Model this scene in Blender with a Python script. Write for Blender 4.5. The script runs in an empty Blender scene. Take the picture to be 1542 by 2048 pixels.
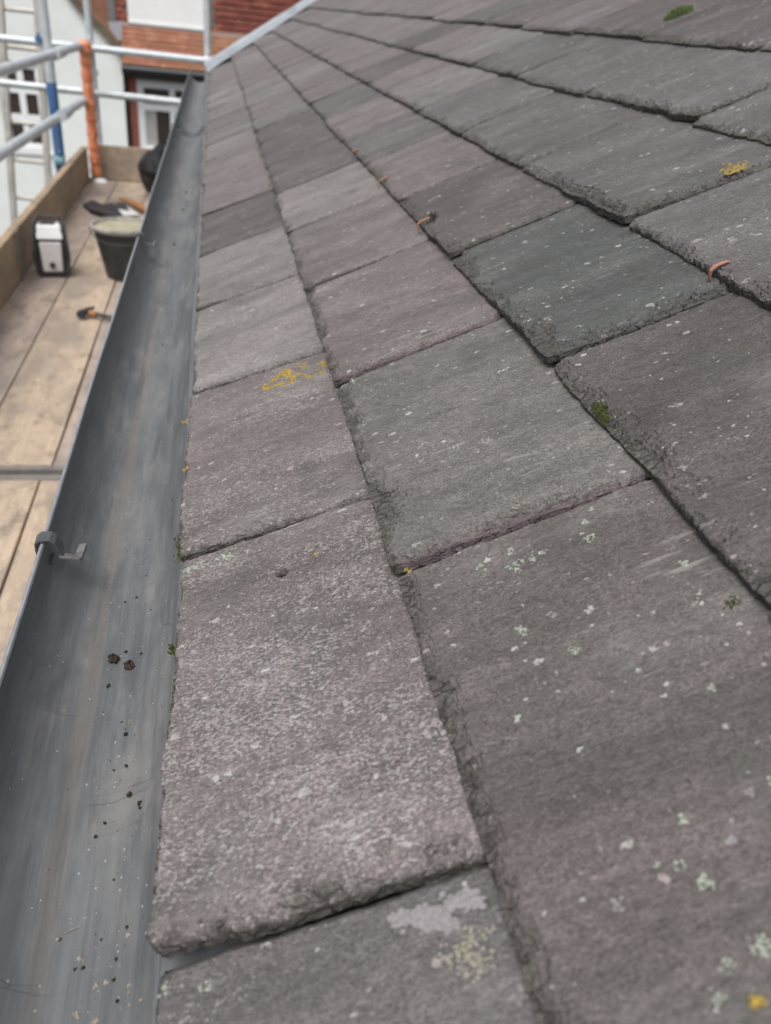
import bpy, math, random
import numpy as np
from mathutils import Vector, Matrix

random.seed(7)
RNG = np.random.default_rng(11)
SC = bpy.context.scene
COL = SC.collection

# ------------------------------------------------------------------ camera
CAMZ = 7.0                      # camera height above the ground
F = 1560.0                      # focal length in photo pixels (1542 x 2048)
def _n(a):
    return a / np.linalg.norm(a)
_Y = _n(np.array([425 - 771, -2 - 1024, F]))
_h = np.array([1, .115, 0.]); _X = _n(_h - _h.dot(_Y) * _Y)
_Z = np.cross(_X, _Y)
_Z = _Z if _Z[1] < 0 else -_Z
CAM = np.array([0, 0, CAMZ])
cam_data = bpy.data.cameras.new('camera'); cam = bpy.data.objects.new('camera', cam_data); COL.objects.link(cam)
M = Matrix(((_X[0], -_X[1], -_X[2], 0), (_Y[0], -_Y[1], -_Y[2], 0), (_Z[0], -_Z[1], -_Z[2], CAMZ), (0, 0, 0, 1)))
cam.matrix_world = M
cam_data.sensor_fit = 'VERTICAL'; cam_data.sensor_height = 32.0; cam_data.sensor_width = 24.0
cam_data.lens = F / 2048 * 32.0
cam_data.clip_start = .02; cam_data.clip_end = 500
cam_data.dof.use_dof = True; cam_data.dof.focus_distance = .60; cam_data.dof.aperture_fstop = 6.4
SC.camera = cam

# ------------------------------------------------------------------ light
SUN_EL, SUN_AZ = math.radians(62), math.radians(-145)      # azimuth: from +Y towards +X
w = bpy.data.worlds.new('World'); SC.world = w; w.use_nodes = True
nt = w.node_tree; nt.nodes.clear()
sky = nt.nodes.new('ShaderNodeTexSky'); sky.sky_type = 'NISHITA'; sky.sun_disc = False
sky.sun_elevation = SUN_EL; sky.sun_rotation = SUN_AZ; sky.dust_density = 6; sky.air_density = 1.0; sky.ozone_density = .6
hs = nt.nodes.new('ShaderNodeHueSaturation'); hs.inputs['Saturation'].default_value = .28
bg = nt.nodes.new('ShaderNodeBackground'); bg.inputs['Strength'].default_value = .15
wo = nt.nodes.new('ShaderNodeOutputWorld')
nt.links.new(sky.outputs[0], hs.inputs['Color']); nt.links.new(hs.outputs[0], bg.inputs['Color']); nt.links.new(bg.outputs[0], wo.inputs['Surface'])
sd = bpy.data.lights.new('sun', 'SUN'); sd.energy = 1.5; sd.angle = math.radians(25); sd.color = (1, .97, .93)
so = bpy.data.objects.new('sun', sd); COL.objects.link(so)
dirv = Vector((math.sin(SUN_AZ) * math.cos(SUN_EL), math.cos(SUN_AZ) * math.cos(SUN_EL), math.sin(SUN_EL)))
so.rotation_euler = dirv.to_track_quat('Z', 'Y').to_euler(); so.location = (0, 0, 20)
SC.cycles.max_bounces = 5; SC.cycles.diffuse_bounces = 3; SC.cycles.glossy_bounces = 2
SC.view_settings.view_transform = 'Standard'; SC.view_settings.look = 'None'
SC.view_settings.exposure = 0.32; SC.view_settings.gamma = 1; SC.view_settings.use_curve_mapping = False

# ------------------------------------------------------------------ places in the photograph
def ray(px, py):
    r = np.array([px - 771, py - 1024, F]); return np.array([r.dot(_X), r.dot(_Y), r.dot(_Z)])
def at_depth(px, py, y):        # point at distance y along the street direction
    r = ray(px, py); return CAM + r * (y / r[1])
def at_z(px, py, z):
    r = ray(px, py); return CAM + r * ((z - CAMZ) / r[2])
def at_x(px, py, x):
    r = ray(px, py); return CAM + r * (x / r[0])
PITCH = math.radians(27.66)
UNIT = .32                      # camera height over the roof plane, metres
Uw = np.array([math.cos(PITCH), 0, math.sin(PITCH)]); Nw = np.array([-math.sin(PITCH), 0, math.cos(PITCH)])
ROOF0 = CAM - UNIT * Nw
def on_roof(px, py):            # metres up the slope, metres along the eaves
    r = ray(px, py); p = CAM + r * (-UNIT / r.dot(Nw)) - ROOF0
    return p.dot(Uw), p[1]

# ------------------------------------------------------------------ helpers
def tag(o, label=None, cat=None, group=None, kind=None):
    if label: o['label'] = label
    if cat: o['category'] = cat
    if group: o['group'] = group
    if kind: o['kind'] = kind
    return o
def empty(name, loc=(0, 0, 0), label=None, cat=None, group=None, rot=(0, 0, 0)):
    o = bpy.data.objects.new(name, None); COL.objects.link(o); o.location = loc; o.rotation_euler = rot
    o.empty_display_size = .1
    return tag(o, label, cat, group)
class MB:
    """collects vertices and faces, then links them as one mesh object"""
    def __init__(s): s.v = []; s.f = []
    def add(s, vs, fs):
        n = len(s.v); s.v += [tuple(v) for v in vs]; s.f += [tuple(i + n for i in f) for f in fs]; return s
    def box(s, x0, y0, z0, x1, y1, z1, jit=0):
        vs = [(x, y, z) for x in (x0, x1) for y in (y0, y1) for z in (z0, z1)]
        if jit: vs = [tuple(c + random.uniform(-jit, jit) for c in v) for v in vs]
        return s.add(vs, [(0, 1, 3, 2), (4, 6, 7, 5), (0, 4, 5, 1), (2, 3, 7, 6), (0, 2, 6, 4), (1, 5, 7, 3)])
    def hexa(s, p):              # 8 corners: bottom ring of four, top ring of four
        return s.add(p, [(3, 2, 1, 0), (4, 5, 6, 7), (0, 1, 5, 4), (1, 2, 6, 5), (2, 3, 7, 6), (3, 0, 4, 7)])
    def quadbox(s, p, d):        # four points and a thickness vector
        p = [Vector(q) for q in p]; d = Vector(d); return s.hexa([q + d for q in p] + p)
    def tube(s, a, b, r, n=16, r2=None, cap=True):
        a = Vector(a); b = Vector(b); d = (b - a).normalized(); r2 = r if r2 is None else r2
        x = d.orthogonal().normalized(); y = d.cross(x)
        vs = []; 
        for c, rr in ((a, r), (b, r2)):
            for i in range(n):
                t = 2 * math.pi * i / n; vs.append(c + rr * (math.cos(t) * x + math.sin(t) * y))
        fs = [(i, (i + 1) % n, n + (i + 1) % n, n + i) for i in range(n)]
        if cap: fs += [tuple(range(n))[::-1], tuple(range(n, 2 * n))]
        return s.add(vs, fs)
    def path(s, pts, r, n=8):
        pts = [Vector(p) for p in pts]; vs = []; m = len(pts)
        up = (pts[1] - pts[0]).orthogonal().normalized()
        for k, c in enumerate(pts):
            d = (pts[min(k + 1, m - 1)] - pts[max(k - 1, 0)]).normalized()
            x = (up - up.dot(d) * d).normalized(); up = x; y = d.cross(x)
            rr = r[k] if isinstance(r, (list, tuple)) else r
            for i in range(n):
                t = 2 * math.pi * i / n; vs.append(c + rr * (math.cos(t) * x + math.sin(t) * y))
        fs = [(k * n + i, k * n + (i + 1) % n, (k + 1) * n + (i + 1) % n, (k + 1) * n + i) for k in range(m - 1) for i in range(n)]
        fs += [tuple(range(n))[::-1], tuple(range((m - 1) * n, m * n))]
        return s.add(vs, fs)
    def lathe(s, prof, c=(0, 0, 0), n=40, close=False):
        c = Vector(c); vs = []; m = len(prof)
        for r, z in prof:
            for i in range(n):
                t = 2 * math.pi * i / n; vs.append(c + Vector((r * math.cos(t), r * math.sin(t), z)))
        fs = [(k * n + i, k * n + (i + 1) % n, (k + 1) * n + (i + 1) % n, (k + 1) * n + i) for k in range(m - 1) for i in range(n)]
        if prof[0][0] > 1e-6: fs.append(tuple(range(n))[::-1])
        if prof[-1][0] > 1e-6 and close: fs.append(tuple(range((m - 1) * n, m * n)))
        return s.add(vs, fs)
    def build(s, name, mat, parent=None, smooth=False, bevel=0, seg=2, kind=None):
        me = bpy.data.meshes.new(name); me.from_pydata(s.v, [], s.f); me.materials.append(mat)
        o = bpy.data.objects.new(name, me); COL.objects.link(o)
        if parent: o.parent = parent
        if smooth:
            for p in me.polygons: p.use_smooth = True
            me.set_sharp_from_angle(angle=math.radians(40))
        if bevel:
            m = o.modifiers.new('bevel', 'BEVEL'); m.width = bevel; m.segments = seg; m.limit_method = 'ANGLE'
        if kind: o['kind'] = kind
        me.update(); return o

# value noise in numpy
_P = RNG.random((256, 256))
def vnoise(x, y):
    xi = np.floor(x).astype(int); yi = np.floor(y).astype(int); fx = x - xi; fy = y - yi
    fx = fx * fx * (3 - 2 * fx); fy = fy * fy * (3 - 2 * fy)
    a = _P[xi & 255, yi & 255]; b = _P[(xi + 1) & 255, yi & 255]; c = _P[xi & 255, (yi + 1) & 255]; d = _P[(xi + 1) & 255, (yi + 1) & 255]
    return (a * (1 - fx) + b * fx) * (1 - fy) + (c * (1 - fx) + d * fx) * fy
def fbm(x, y, o=4):
    r = 0; amp = .5
    for i in range(o):
        r = r + amp * (vnoise(x + 17.3 * i, y + 9.1 * i) - .5); x, y = (x * .83 + y * .56) * 2.03, (-x * .56 + y * .83) * 2.03; amp *= .5
    return r * 2

# ------------------------------------------------------------------ materials
class NT:
    def __init__(s, name):
        s.m = bpy.data.materials.new(name); s.m.use_nodes = True; s.t = s.m.node_tree; s.t.nodes.clear()
        s.b = s.n('ShaderNodeBsdfPrincipled'); s.o = s.n('ShaderNodeOutputMaterial'); s.l(s.b.outputs[0], s.o.inputs[0])
    def n(s, k, **p):
        x = s.t.nodes.new(k)
        for a, v in p.items(): setattr(x, a, v)
        return x
    def l(s, a, b): s.t.links.new(a, b)
    def val(s, sock, v):
        if hasattr(v, 'is_output') or hasattr(v, 'links'): s.l(v, sock)
        else: sock.default_value = v
    def coord(s, which='Object'): return s.n('ShaderNodeTexCoord').outputs[which]
    def mapping(s, vec, scale=(1, 1, 1), loc=(0, 0, 0), rot=(0, 0, 0)):
        m = s.n('ShaderNodeMapping'); s.l(vec, m.inputs[0]); s.val(m.inputs['Location'], loc); m.inputs['Scale'].default_value = scale; m.inputs['Rotation'].default_value = rot
        return m.outputs[0]
    def vadd(s, a, b):
        m = s.n('ShaderNodeVectorMath', operation='ADD'); s.val(m.inputs[0], a); s.val(m.inputs[1], b); return m.outputs[0]
    def noise(s, vec, scale, detail=4, rough=.55, dist=0, out=0):
        m = s.n('ShaderNodeTexNoise'); s.l(vec, m.inputs['Vector']); m.inputs['Scale'].default_value = scale
        m.inputs['Detail'].default_value = detail; m.inputs['Roughness'].default_value = rough; m.inputs['Distortion'].default_value = dist
        return m.outputs[out]
    def vor(s, vec, scale, feature='F1', rnd=1.0):
        m = s.n('ShaderNodeTexVoronoi', feature=feature); s.l(vec, m.inputs['Vector']); m.inputs['Scale'].default_value = scale
        m.inputs['Randomness'].default_value = rnd; return m
    def math(s, op, a, b=None, c=None, clamp=False):
        m = s.n('ShaderNodeMath', operation=op, use_clamp=clamp); s.val(m.inputs[0], a)
        if b is not None: s.val(m.inputs[1], b)
        if c is not None: s.val(m.inputs[2], c)
        return m.outputs[0]
    def mr(s, v, a, b, c=0., d=1., smooth=False):
        m = s.n('ShaderNodeMapRange', clamp=True)
        if smooth: m.interpolation_type = 'SMOOTHSTEP'
        s.val(m.inputs[0], v)
        for i, q in enumerate((a, b, c, d)): s.val(m.inputs[i + 1], q)
        return m.outputs[0]
    def mix(s, f, a, b, mode='MIX'):
        m = s.n('ShaderNodeMix', data_type='RGBA', blend_type=mode); s.val(m.inputs[0], f); s.val(m.inputs[6], a); s.val(m.inputs[7], b); return m.outputs[2]
    def sep(s, c, i):
        m = s.n('ShaderNodeSeparateColor'); s.l(c, m.inputs[0]); return m.outputs[i]
    def bump(s, h, dist, strength=1.0, nrm=None):
        m = s.n('ShaderNodeBump'); s.l(h, m.inputs['Height']); m.inputs['Distance'].default_value = dist; m.inputs['Strength'].default_value = strength
        if nrm is not None: s.l(nrm, m.inputs['Normal'])
        return m.outputs[0]
    def fin(s, col=None, rough=None, nrm=None, spec=None, metal=None):
        if col is not None: s.val(s.b.inputs['Base Color'], col)
        if rough is not None: s.val(s.b.inputs['Roughness'], rough)
        if nrm is not None: s.l(nrm, s.b.inputs['Normal'])
        if spec is not None: s.b.inputs['Specular IOR Level'].default_value = spec
        if metal is not None: s.b.inputs['Metallic'].default_value = metal
        return s.m
def c4(r, g, b): return (r, g, b, 1)

def mat_slate():
    s = NT('slate'); P = s.coord()
    oi = s.n('ShaderNodeObjectInfo'); rnd = oi.outputs['Random']
    off = s.n('ShaderNodeCombineXYZ'); s.l(s.math('MULTIPLY', rnd, 37.0), off.inputs[0]); s.l(s.math('MULTIPLY', rnd, 91.0), off.inputs[1]); s.l(s.math('MULTIPLY', rnd, 13.0), off.inputs[2])
    Q = s.vadd(P, off.outputs[0])
    at = s.n('ShaderNodeAttribute', attribute_name='edge'); edge = at.outputs['Fac']
    at2 = s.n('ShaderNodeAttribute', attribute_name='raw'); raw = at2.outputs['Fac']
    dens = oi.outputs['Alpha']
    S = s.mapping(Q, (.38, 1, 1)); ST = s.mapping(Q, (.10, 1, 1), rot=(0, 0, .10))
    big = s.noise(S, 14, 5, .6); med = s.noise(S, 75, 5, .65); streak = s.noise(ST, 90, 4, .6)
    streak2 = s.noise(ST, 24, 3, .55)
    grain = s.noise(s.mapping(Q, (.6, 1, 1)), 950, 2, .7); grain2 = s.noise(s.mapping(Q, (.5, 1, 1)), 330, 3, .7)
    col = oi.outputs['Color']
    k = s.math('ADD', s.mr(big, .3, .7, .80, 1.20), s.mr(streak, .3, .7, -.10, .10))
    k = s.math('ADD', k, s.mr(streak2, .3, .7, -.10, .12))
    k = s.math('MULTIPLY', k, s.mr(med, .3, .7, .86, 1.14)); k = s.math('MULTIPLY', k, s.mr(grain, .3, .7, .42, 1.60)); k = s.math('MULTIPLY', k, s.mr(grain2, .3, .7, .72, 1.28))
    vm = s.n('ShaderNodeVectorMath', operation='SCALE'); s.l(col, vm.inputs[0]); s.l(k, vm.inputs['Scale'])
    c = vm.outputs[0]
    # mauve and green-grey drift
    hue = s.noise(S, 9, 3, .5)
    c = s.mix(s.mr(hue, .48, .68, 0, .35), c, s.mix(1.0, c, c4(1.0, 1.02, .94), 'MULTIPLY'))
    c = s.mix(s.mr(hue, .50, .32, 0, .28), c, s.mix(1.0, c, c4(1.12, .96, .98), 'MULTIPLY'))
    # algae film in soft patches
    alg = s.math('MULTIPLY', s.mr(s.noise(Q, 19, 5, .65), .52, .70, 0, .65), s.mr(med, .35, .6, .4, 1))
    c = s.mix(alg, c, c4(.048, .050, .038))
    # small dark lichen rosettes
    rv = s.vor(s.vadd(Q, s.mix(.006, c4(0, 0, 0), s.noise(Q, 120, 2, .5, out=1))), 15); rs = s.math('GREATER_THAN', s.sep(rv.outputs['Color'], 0), .66)
    ring = s.math('MULTIPLY', s.mr(rv.outputs['Distance'], .16, .10, 0, 1, True), rs)
    c = s.mix(s.math('MULTIPLY', ring, s.mr(med, .35, .6, .15, .7)), c, c4(.045, .048, .038))
    # pale crust: fine broken flakes, dense where the mask allows it
    mask = s.mr(s.math('ADD', s.math('MULTIPLY', s.noise(S, 16, 4, .75), 2.1), s.math('MULTIPLY', dens, .62)), 1.22, 2.05, 0, 1)
    A1 = s.vadd(s.mapping(Q, (.6, 1, 1)), s.mix(.0012, c4(0, 0, 0), s.noise(Q, 700, 2, .6, out=1)))
    va_ = s.vor(A1, 980); vb_ = s.vor(A1, 560); wob = s.noise(Q, 160, 4, .75)
    k1 = s.mr(s.math('SUBTRACT', s.math('ADD', s.sep(va_.outputs['Color'], 0), s.math('MULTIPLY', mask, .62)), s.math('MULTIPLY', wob, .3)), .90, 1.02, 0, .66)
    k2 = s.math('MULTIPLY', s.mr(s.math('SUBTRACT', s.math('ADD', s.sep(vb_.outputs['Color'], 0), s.math('MULTIPLY', mask, .42)), s.math('MULTIPLY', wob, .5)), .88, .93, 0, .75), s.mr(vb_.outputs['Distance'], .62, .48))
    f3 = s.noise(s.mapping(Q, (.5, 1, 1)), 60, 6, .78)
    k3 = s.mr(s.math('ADD', f3, s.math('MULTIPLY', mask, .05)), .69, .72, 0, .65)
    h = s.math('MAXIMUM', s.math('MAXIMUM', k1, k2), k3)
    v = s.vor(s.vadd(s.mapping(Q, (.7, 1, 1)), s.mix(.010, c4(0, 0, 0), s.noise(Q, 230, 4, .75, out=1))), 115)
    kv = s.math('MULTIPLY', s.math('GREATER_THAN', s.sep(v.outputs['Color'], 0), .93), s.mr(s.math('ADD', v.outputs['Distance'], s.math('MULTIPLY', s.sep(v.outputs['Color'], 1), .30)), .40, .33, 0, .8))
    # pale bloom and thin mineral veins
    blm = s.mr(s.noise(s.mapping(Q, (.6, 1, 1)), 11, 5, .65), .56, .74, 0, .42)
    c = s.mix(s.math('MULTIPLY', blm, s.mr(grain2, .3, .65, .4, 1)), c, c4(.21, .20, .195))
    vn = s.noise(s.mapping(Q, (.05, 1, 1), rot=(0, 0, -.06)), 170, 3, .5)
    c = s.mix(s.math('MULTIPLY', s.mr(vn, .655, .70, 0, .55), s.mr(big, .48, .60)), c, c4(.27, .26, .25))
    t = s.mix(s.mr(s.noise(Q, 130, 2, .5), .42, .58), c4(.30, .26, .255), c4(.37, .36, .34))
    c = s.mix(s.math('MULTIPLY', h, s.mr(grain, .3, .6, .4, 1)), c, t)
    c = s.mix(s.math('MULTIPLY', kv, s.mr(grain2, .32, .6, .35, 1)), c, s.mix(s.sep(v.outputs['Color'], 2), c4(.33, .285, .285), c4(.37, .38, .355)))
    h = s.math('MAXIMUM', h, kv)
    for sc_, thr, wr in ((330, .93, .004), (170, .945, .007)):
        vs_ = s.vor(s.vadd(s.mapping(Q, (.75, 1, 1), loc=(sc_ * .1, 3, 0)), s.mix(wr, c4(0, 0, 0), s.noise(Q, sc_ * 1.6, 3, .7, out=1))), sc_)
        ks = s.math('MULTIPLY', s.math('GREATER_THAN', s.math('ADD', s.sep(vs_.outputs['Color'], 0), s.math('MULTIPLY', s.math('SUBTRACT', big, .5), .35)), thr), s.mr(s.math('ADD', vs_.outputs['Distance'], s.math('MULTIPLY', s.sep(vs_.outputs['Color'], 1), .32)), .44, .34, 0, .85))
        c = s.mix(ks, c, s.mix(s.sep(vs_.outputs['Color'], 2), c4(.27, .225, .22), c4(.36, .37, .34))); h = s.math('MAXIMUM', h, ks)
    # worn, mossy edge and freshly broken edge
    ecol = s.mix(s.mr(s.noise(Q, 60, 4, .6), .35, .62), c4(.070, .061, .060), c4(.052, .051, .038))
    ecol = s.mix(s.math('MULTIPLY', s.mr(s.noise(Q, 420, 3, .7), .56, .68, 0, .8), s.mr(dens, .2, .42, .3, 1)), ecol, c4(.22, .21, .19))
    ck = s.vor(s.vadd(s.mapping(Q, (55, 130, 55)), s.mix(.9, c4(0, 0, 0), s.noise(Q, 90, 3, .6, out=1))), 1.0, 'DISTANCE_TO_EDGE')
    crack = s.mr(ck.outputs['Distance'], .09, .01)
    ecol = s.mix(s.math('MULTIPLY', crack, .75), ecol, c4(.014, .012, .011))
    ecol = s.mix(raw, ecol, c4(.105, .078, .086))
    c = s.mix(s.mr(s.math('ADD', edge, s.math('MULTIPLY', s.math('SUBTRACT', med, .5), .8)), .25, .95, 0, .85), c, ecol)
    c = s.mix(s.mr(edge, 1.3, 2.0), c, c4(.012, .009, .007))
    hh = s.math('ADD', s.math('MULTIPLY', grain, .30), s.math('MULTIPLY', grain2, .42)); hh = s.math('ADD', hh, s.math('MULTIPLY', med, .9)); hh = s.math('ADD', hh, s.math('MULTIPLY', h, .35))
    hh = s.math('SUBTRACT', hh, s.math('MULTIPLY', s.math('MULTIPLY', edge, crack), .8)); hh = s.math('ADD', hh, s.math('MULTIPLY', s.math('MULTIPLY', edge, s.noise(s.mapping(Q, (1, 1, 2.5)), 260, 3, .6)), 1.6))
    return s.fin(c, s.mr(med, .3, .7, .50, .78), s.bump(hh, .0016, 1.0), .4)

def mat_plain(name, col, rough=.6, var=.15, scale=30, bump=0, metal=0, spec=.5, col2=None, stretch=(1, 1, 1), amt=.7, lo=.45, hi=.65):
    s = NT(name); P = s.mapping(s.coord(), stretch); n = s.noise(P, scale, 5, .6); k = s.mr(n, .3, .7, 1 - var, 1 + var)
    vm = s.n('ShaderNodeVectorMath', operation='SCALE'); vm.inputs[0].default_value = col; s.l(k, vm.inputs['Scale']); c = vm.outputs[0]
    if col2: c = s.mix(s.mr(s.noise(P, scale * .37, 5, .65), lo, hi, 0, amt), c, c4(*col2))
    nrm = s.bump(s.noise(P, scale * 4, 4, .6), bump) if bump else None
    return s.fin(c, s.mr(n, .3, .7, max(0, rough - .08), min(1, rough + .08)), nrm, spec, metal)

def mat_gutter():
    s = NT('gutter_plastic'); P = s.coord()
    L = s.mapping(P, (1, .03, 1)); L2 = s.mapping(P, (1, .012, 1))
    st = s.noise(L, 110, 5, .65); st2 = s.noise(L2, 420, 3, .6); pat = s.noise(s.mapping(P, (1, .25, 1)), 26, 5, .65)
    base = s.mix(s.mr(st2, .35, .7), c4(.082, .088, .094), c4(.104, .111, .117))
    base = s.mix(s.mr(st, .45, .75, 0, .35), base, c4(.17, .18, .19))
    sx = s.n('ShaderNodeSeparateXYZ'); s.l(P, sx.inputs[0]); x = s.math('ADD', sx.outputs[0], s.math('MULTIPLY', s.math('SUBTRACT', pat, .5), .018))
    silt = s.math('MULTIPLY', s.mr(x, -.118, -.108, 0, 1, True), s.mr(x, -.097, -.104, 0, 1, True))
    base = s.mix(s.math('MULTIPLY', silt, s.mr(st, .3, .6, .1, .5)), base, c4(.150, .130, .112))
    dust = s.math('MULTIPLY', s.mr(pat, .44, .62, 0, .75), s.mr(s.noise(P, 60, 5, .7), .3, .7, .3, 1))
    base = s.mix(dust, base, c4(.185, .18, .175)); base = s.mix(s.mr(s.noise(s.mapping(P, (1, .12, 1)), 48, 4, .7), .52, .66, 0, .5), base, c4(.055, .058, .062))
    # scrapes running up the wall
    sc = s.vor(s.vadd(s.mapping(P, (6, 40, 6), rot=(0, 0, .12)), s.mix(.25, c4(0, 0, 0), s.noise(P, 22, 2, .5, out=1))), 1.1, 'DISTANCE_TO_EDGE')
    scr = s.math('MULTIPLY', s.mr(sc.outputs['Distance'], .012, .003), s.mr(s.noise(P, 16, 3, .6), .52, .62))
    base = s.mix(s.math('MULTIPLY', scr, .55), base, c4(.035, .037, .040))
    sp = s.vor(P, 260); spk = s.math('MULTIPLY', s.mr(sp.outputs['Distance'], .30, .22), s.math('GREATER_THAN', s.sep(sp.outputs['Color'], 0), .955))
    base = s.mix(s.math('MULTIPLY', spk, .7), base, c4(.30, .29, .27))
    rough = s.math('ADD', s.mr(st, .3, .7, .36, .52), s.math('MULTIPLY', dust, .4))
    return s.fin(base, rough, s.bump(s.math('ADD', st2, s.math('MULTIPLY', spk, 1.5)), .00025), .5)

def mat_board(name, a, b, dark):
    s = NT(name); oi = s.n('ShaderNodeObjectInfo'); off = s.n('ShaderNodeCombineXYZ'); s.l(s.math('MULTIPLY', oi.outputs['Random'], 60.0), off.inputs[1]); s.l(s.math('MULTIPLY', oi.outputs['Random'], 11.0), off.inputs[0])
    Q = s.vadd(s.coord(), off.outputs[0])
    g = s.noise(s.mapping(Q, (1, .05, 1)), 90, 5, .6, .4); bl = s.noise(s.mapping(Q, (1, .4, 1)), 6, 5, .6); fine = s.noise(s.mapping(Q, (1, .08, 1)), 420, 3, .6)
    c = s.mix(s.mr(g, .3, .7), c4(*a), c4(*b))
    c = s.mix(s.mr(s.noise(s.mapping(Q, (1, .55, 1)), 13, 5, .7), .50, .64, 0, .7), c, c4(.17, .145, .125)); c = s.mix(s.mr(bl, .44, .62, 0, .85), c, c4(*dark))
    c = s.mix(s.mr(s.noise(Q, 24, 4, .7), .58, .74, 0, .55), c, c4(.10, .085, .07))
    c = s.mix(s.mr(fine, .35, .65, 0, .25), c, c4(.12, .09, .06))
    return s.fin(c, .8, s.bump(s.math('ADD', g, fine), .0015), .25)

def mat_tiles(name, cols):
    s = NT(name); P = s.coord(); v = s.vor(s.mapping(P, (8, 8, 11.6)), 1.0)
    r = s.sep(v.outputs['Color'], 0); c = s.mix(r, c4(*cols[0]), c4(*cols[1])); c = s.mix(s.math('GREATER_THAN', s.sep(v.outputs['Color'], 1), .8), c, c4(*cols[2]))
    c = s.mix(s.mr(s.noise(P, 1.3, 4, .6), .52, .70, 0, .6), c, c4(*cols[3]))
    c = s.mix(s.mr(s.noise(P, 40, 3, .6), .5, .7, 0, .4), c, c4(.10, .07, .05))
    return s.fin(c, .85, None, .25)

SL = mat_slate()
def mat_lichen(name, a, b):
    s = NT(name); P = s.coord(); n = s.noise(P, 500, 3, .7); c = s.mix(s.mr(n, .35, .65), c4(*a), c4(*b)); return s.fin(c, .9, s.bump(s.noise(P, 900, 3, .6), .0006), .2)
MINT = mat_lichen('mint_lichen', (.17, .19, .155), (.36, .40, .34)); LILAC = mat_lichen('pale_lichen', (.16, .15, .155), (.25, .235, .245))
YEL = mat_lichen('yellow_lichen', (.14, .11, .04), (.40, .28, .06)); MOSS = mat_lichen('moss', (.035, .045, .015), (.13, .14, .04))
CREAM = mat_lichen('cream_lichen', (.17, .16, .13), (.29, .27, .22))
SOIL = mat_lichen('dark_soil', (.010, .008, .006), (.060, .045, .032)); GRIT = mat_lichen('pale_grit', (.16, .14, .12), (.34, .31, .28))
GUT = mat_gutter(); CLIP = mat_plain('grey_plastic', (.055, .06, .066), .4, .2, 60, .0003)
COPPER = mat_plain('copper', (.40, .20, .14), .5, .15, 60, 0, .6, .5, (.60, .27, .18))
LEAD = mat_plain('lead', (.33, .36, .39), .5, .15, 12, .001, .0, .5, (.22, .24, .26))
GALV = mat_plain('galvanised_steel', (.50, .54, .56), .42, .10, 25, 0, .2, .5, (.38, .41, .43))
BLUEP = mat_plain('blue_paint', (.035, .095, .235), .5, .15, 20, 0, 0, .5, (.10, .17, .30), amt=.4)
TEAL = mat_plain('teal_fitting', (.10, .22, .26), .5, .2, 40)
ORANGE = mat_plain('orange_sleeve', (.58, .19, .09), .55, .12, 12, 0, 0, .5, (.62, .27, .15), amt=.5)
BOARD = mat_board('scaffold_board', (.37, .295, .245), (.47, .38, .32), (.26, .22, .20))
BOARD2 = mat_board('pale_board', (.43, .335, .25), (.53, .425, .325), (.29, .245, .21))
TOE = mat_board('toe_board_wood', (.36, .26, .17), (.44, .33, .22), (.26, .20, .15))
HOOP = mat_plain('board_hoop_steel', (.22, .20, .185), .5, .2, 30, 0, .3)
WHITEW = mat_plain('white_render', (.70, .73, .715), .9, .03, 2.5, .002, 0, .2, (.60, .63, .61), amt=.5)
WHITEP = mat_plain('white_paint', (.74, .76, .76), .45, .03, 8)
BRICK = mat_plain('red_brick', (.26, .075, .055), .85, .25, 14)
MORTAR = mat_plain('mortar', (.26, .22, .19), .9, .1, 30)
TILE1 = mat_tiles('orange_brown_roof_tiles', [(.26, .105, .065), (.21, .095, .06), (.30, .14, .09), (.17, .12, .055)])
TILE2 = mat_tiles('red_hanging_tiles', [(.20, .058, .045), (.15, .048, .040), (.25, .085, .06), (.14, .05, .04)])
BLACK = mat_plain('black_plastic', (.014, .014, .016), .42, .3, 30)
DKGREY = mat_plain('dark_rubber', (.026, .027, .028), .6, .3, 30, .0005, col2=(.08, .078, .07), amt=.35)
GREYW = mat_plain('off_white_plastic', (.58, .56, .56), .45, .06, 20, 0, 0, .5, (.44, .42, .41), amt=.5)
MORT_IN = mat_plain('dried_mortar', (.30, .275, .20), .9, .25, 14, .002)
WOODH = mat_plain('brown_handle', (.30, .13, .05), .5, .2, 30)
LADDERM = mat_plain('weathered_aluminium', (.50, .48, .44), .5, .1, 20, 0, .2, .5, (.34, .32, .28))
GLASS = mat_plain('window_glass', (.045, .034, .030), .08, .2, 3)
CURTAIN = mat_plain('grey_curtain', (.34, .34, .33), .9, .2, 12, stretch=(4, 1, .3))
GROUND = mat_plain('asphalt', (.052, .052, .054), .9, .3, 3, .004)
FELT = mat_plain('roofing_felt', (.020, .020, .022), .8, .2, 40)

TRAY = mat_plain('eaves_tray_plastic', (.11, .118, .125), .4, .15, 30, 0, 0, .5, (.07, .075, .08))
# ------------------------------------------------------------------ ground
MB().add([(-120, -120, 0), (120, -120, 0), (120, 160, 0), (-120, 160, 0)], [(0, 1, 2, 3)]).build('ground', GROUND, kind='structure')

# ------------------------------------------------------------------ the slated house
house = empty('slate_roofed_house', ROOF0, 'grey slate roof of the near house, running away beside the plastic gutter', 'roof')
house.rotation_euler = (0, -PITCH, 0)
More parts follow.
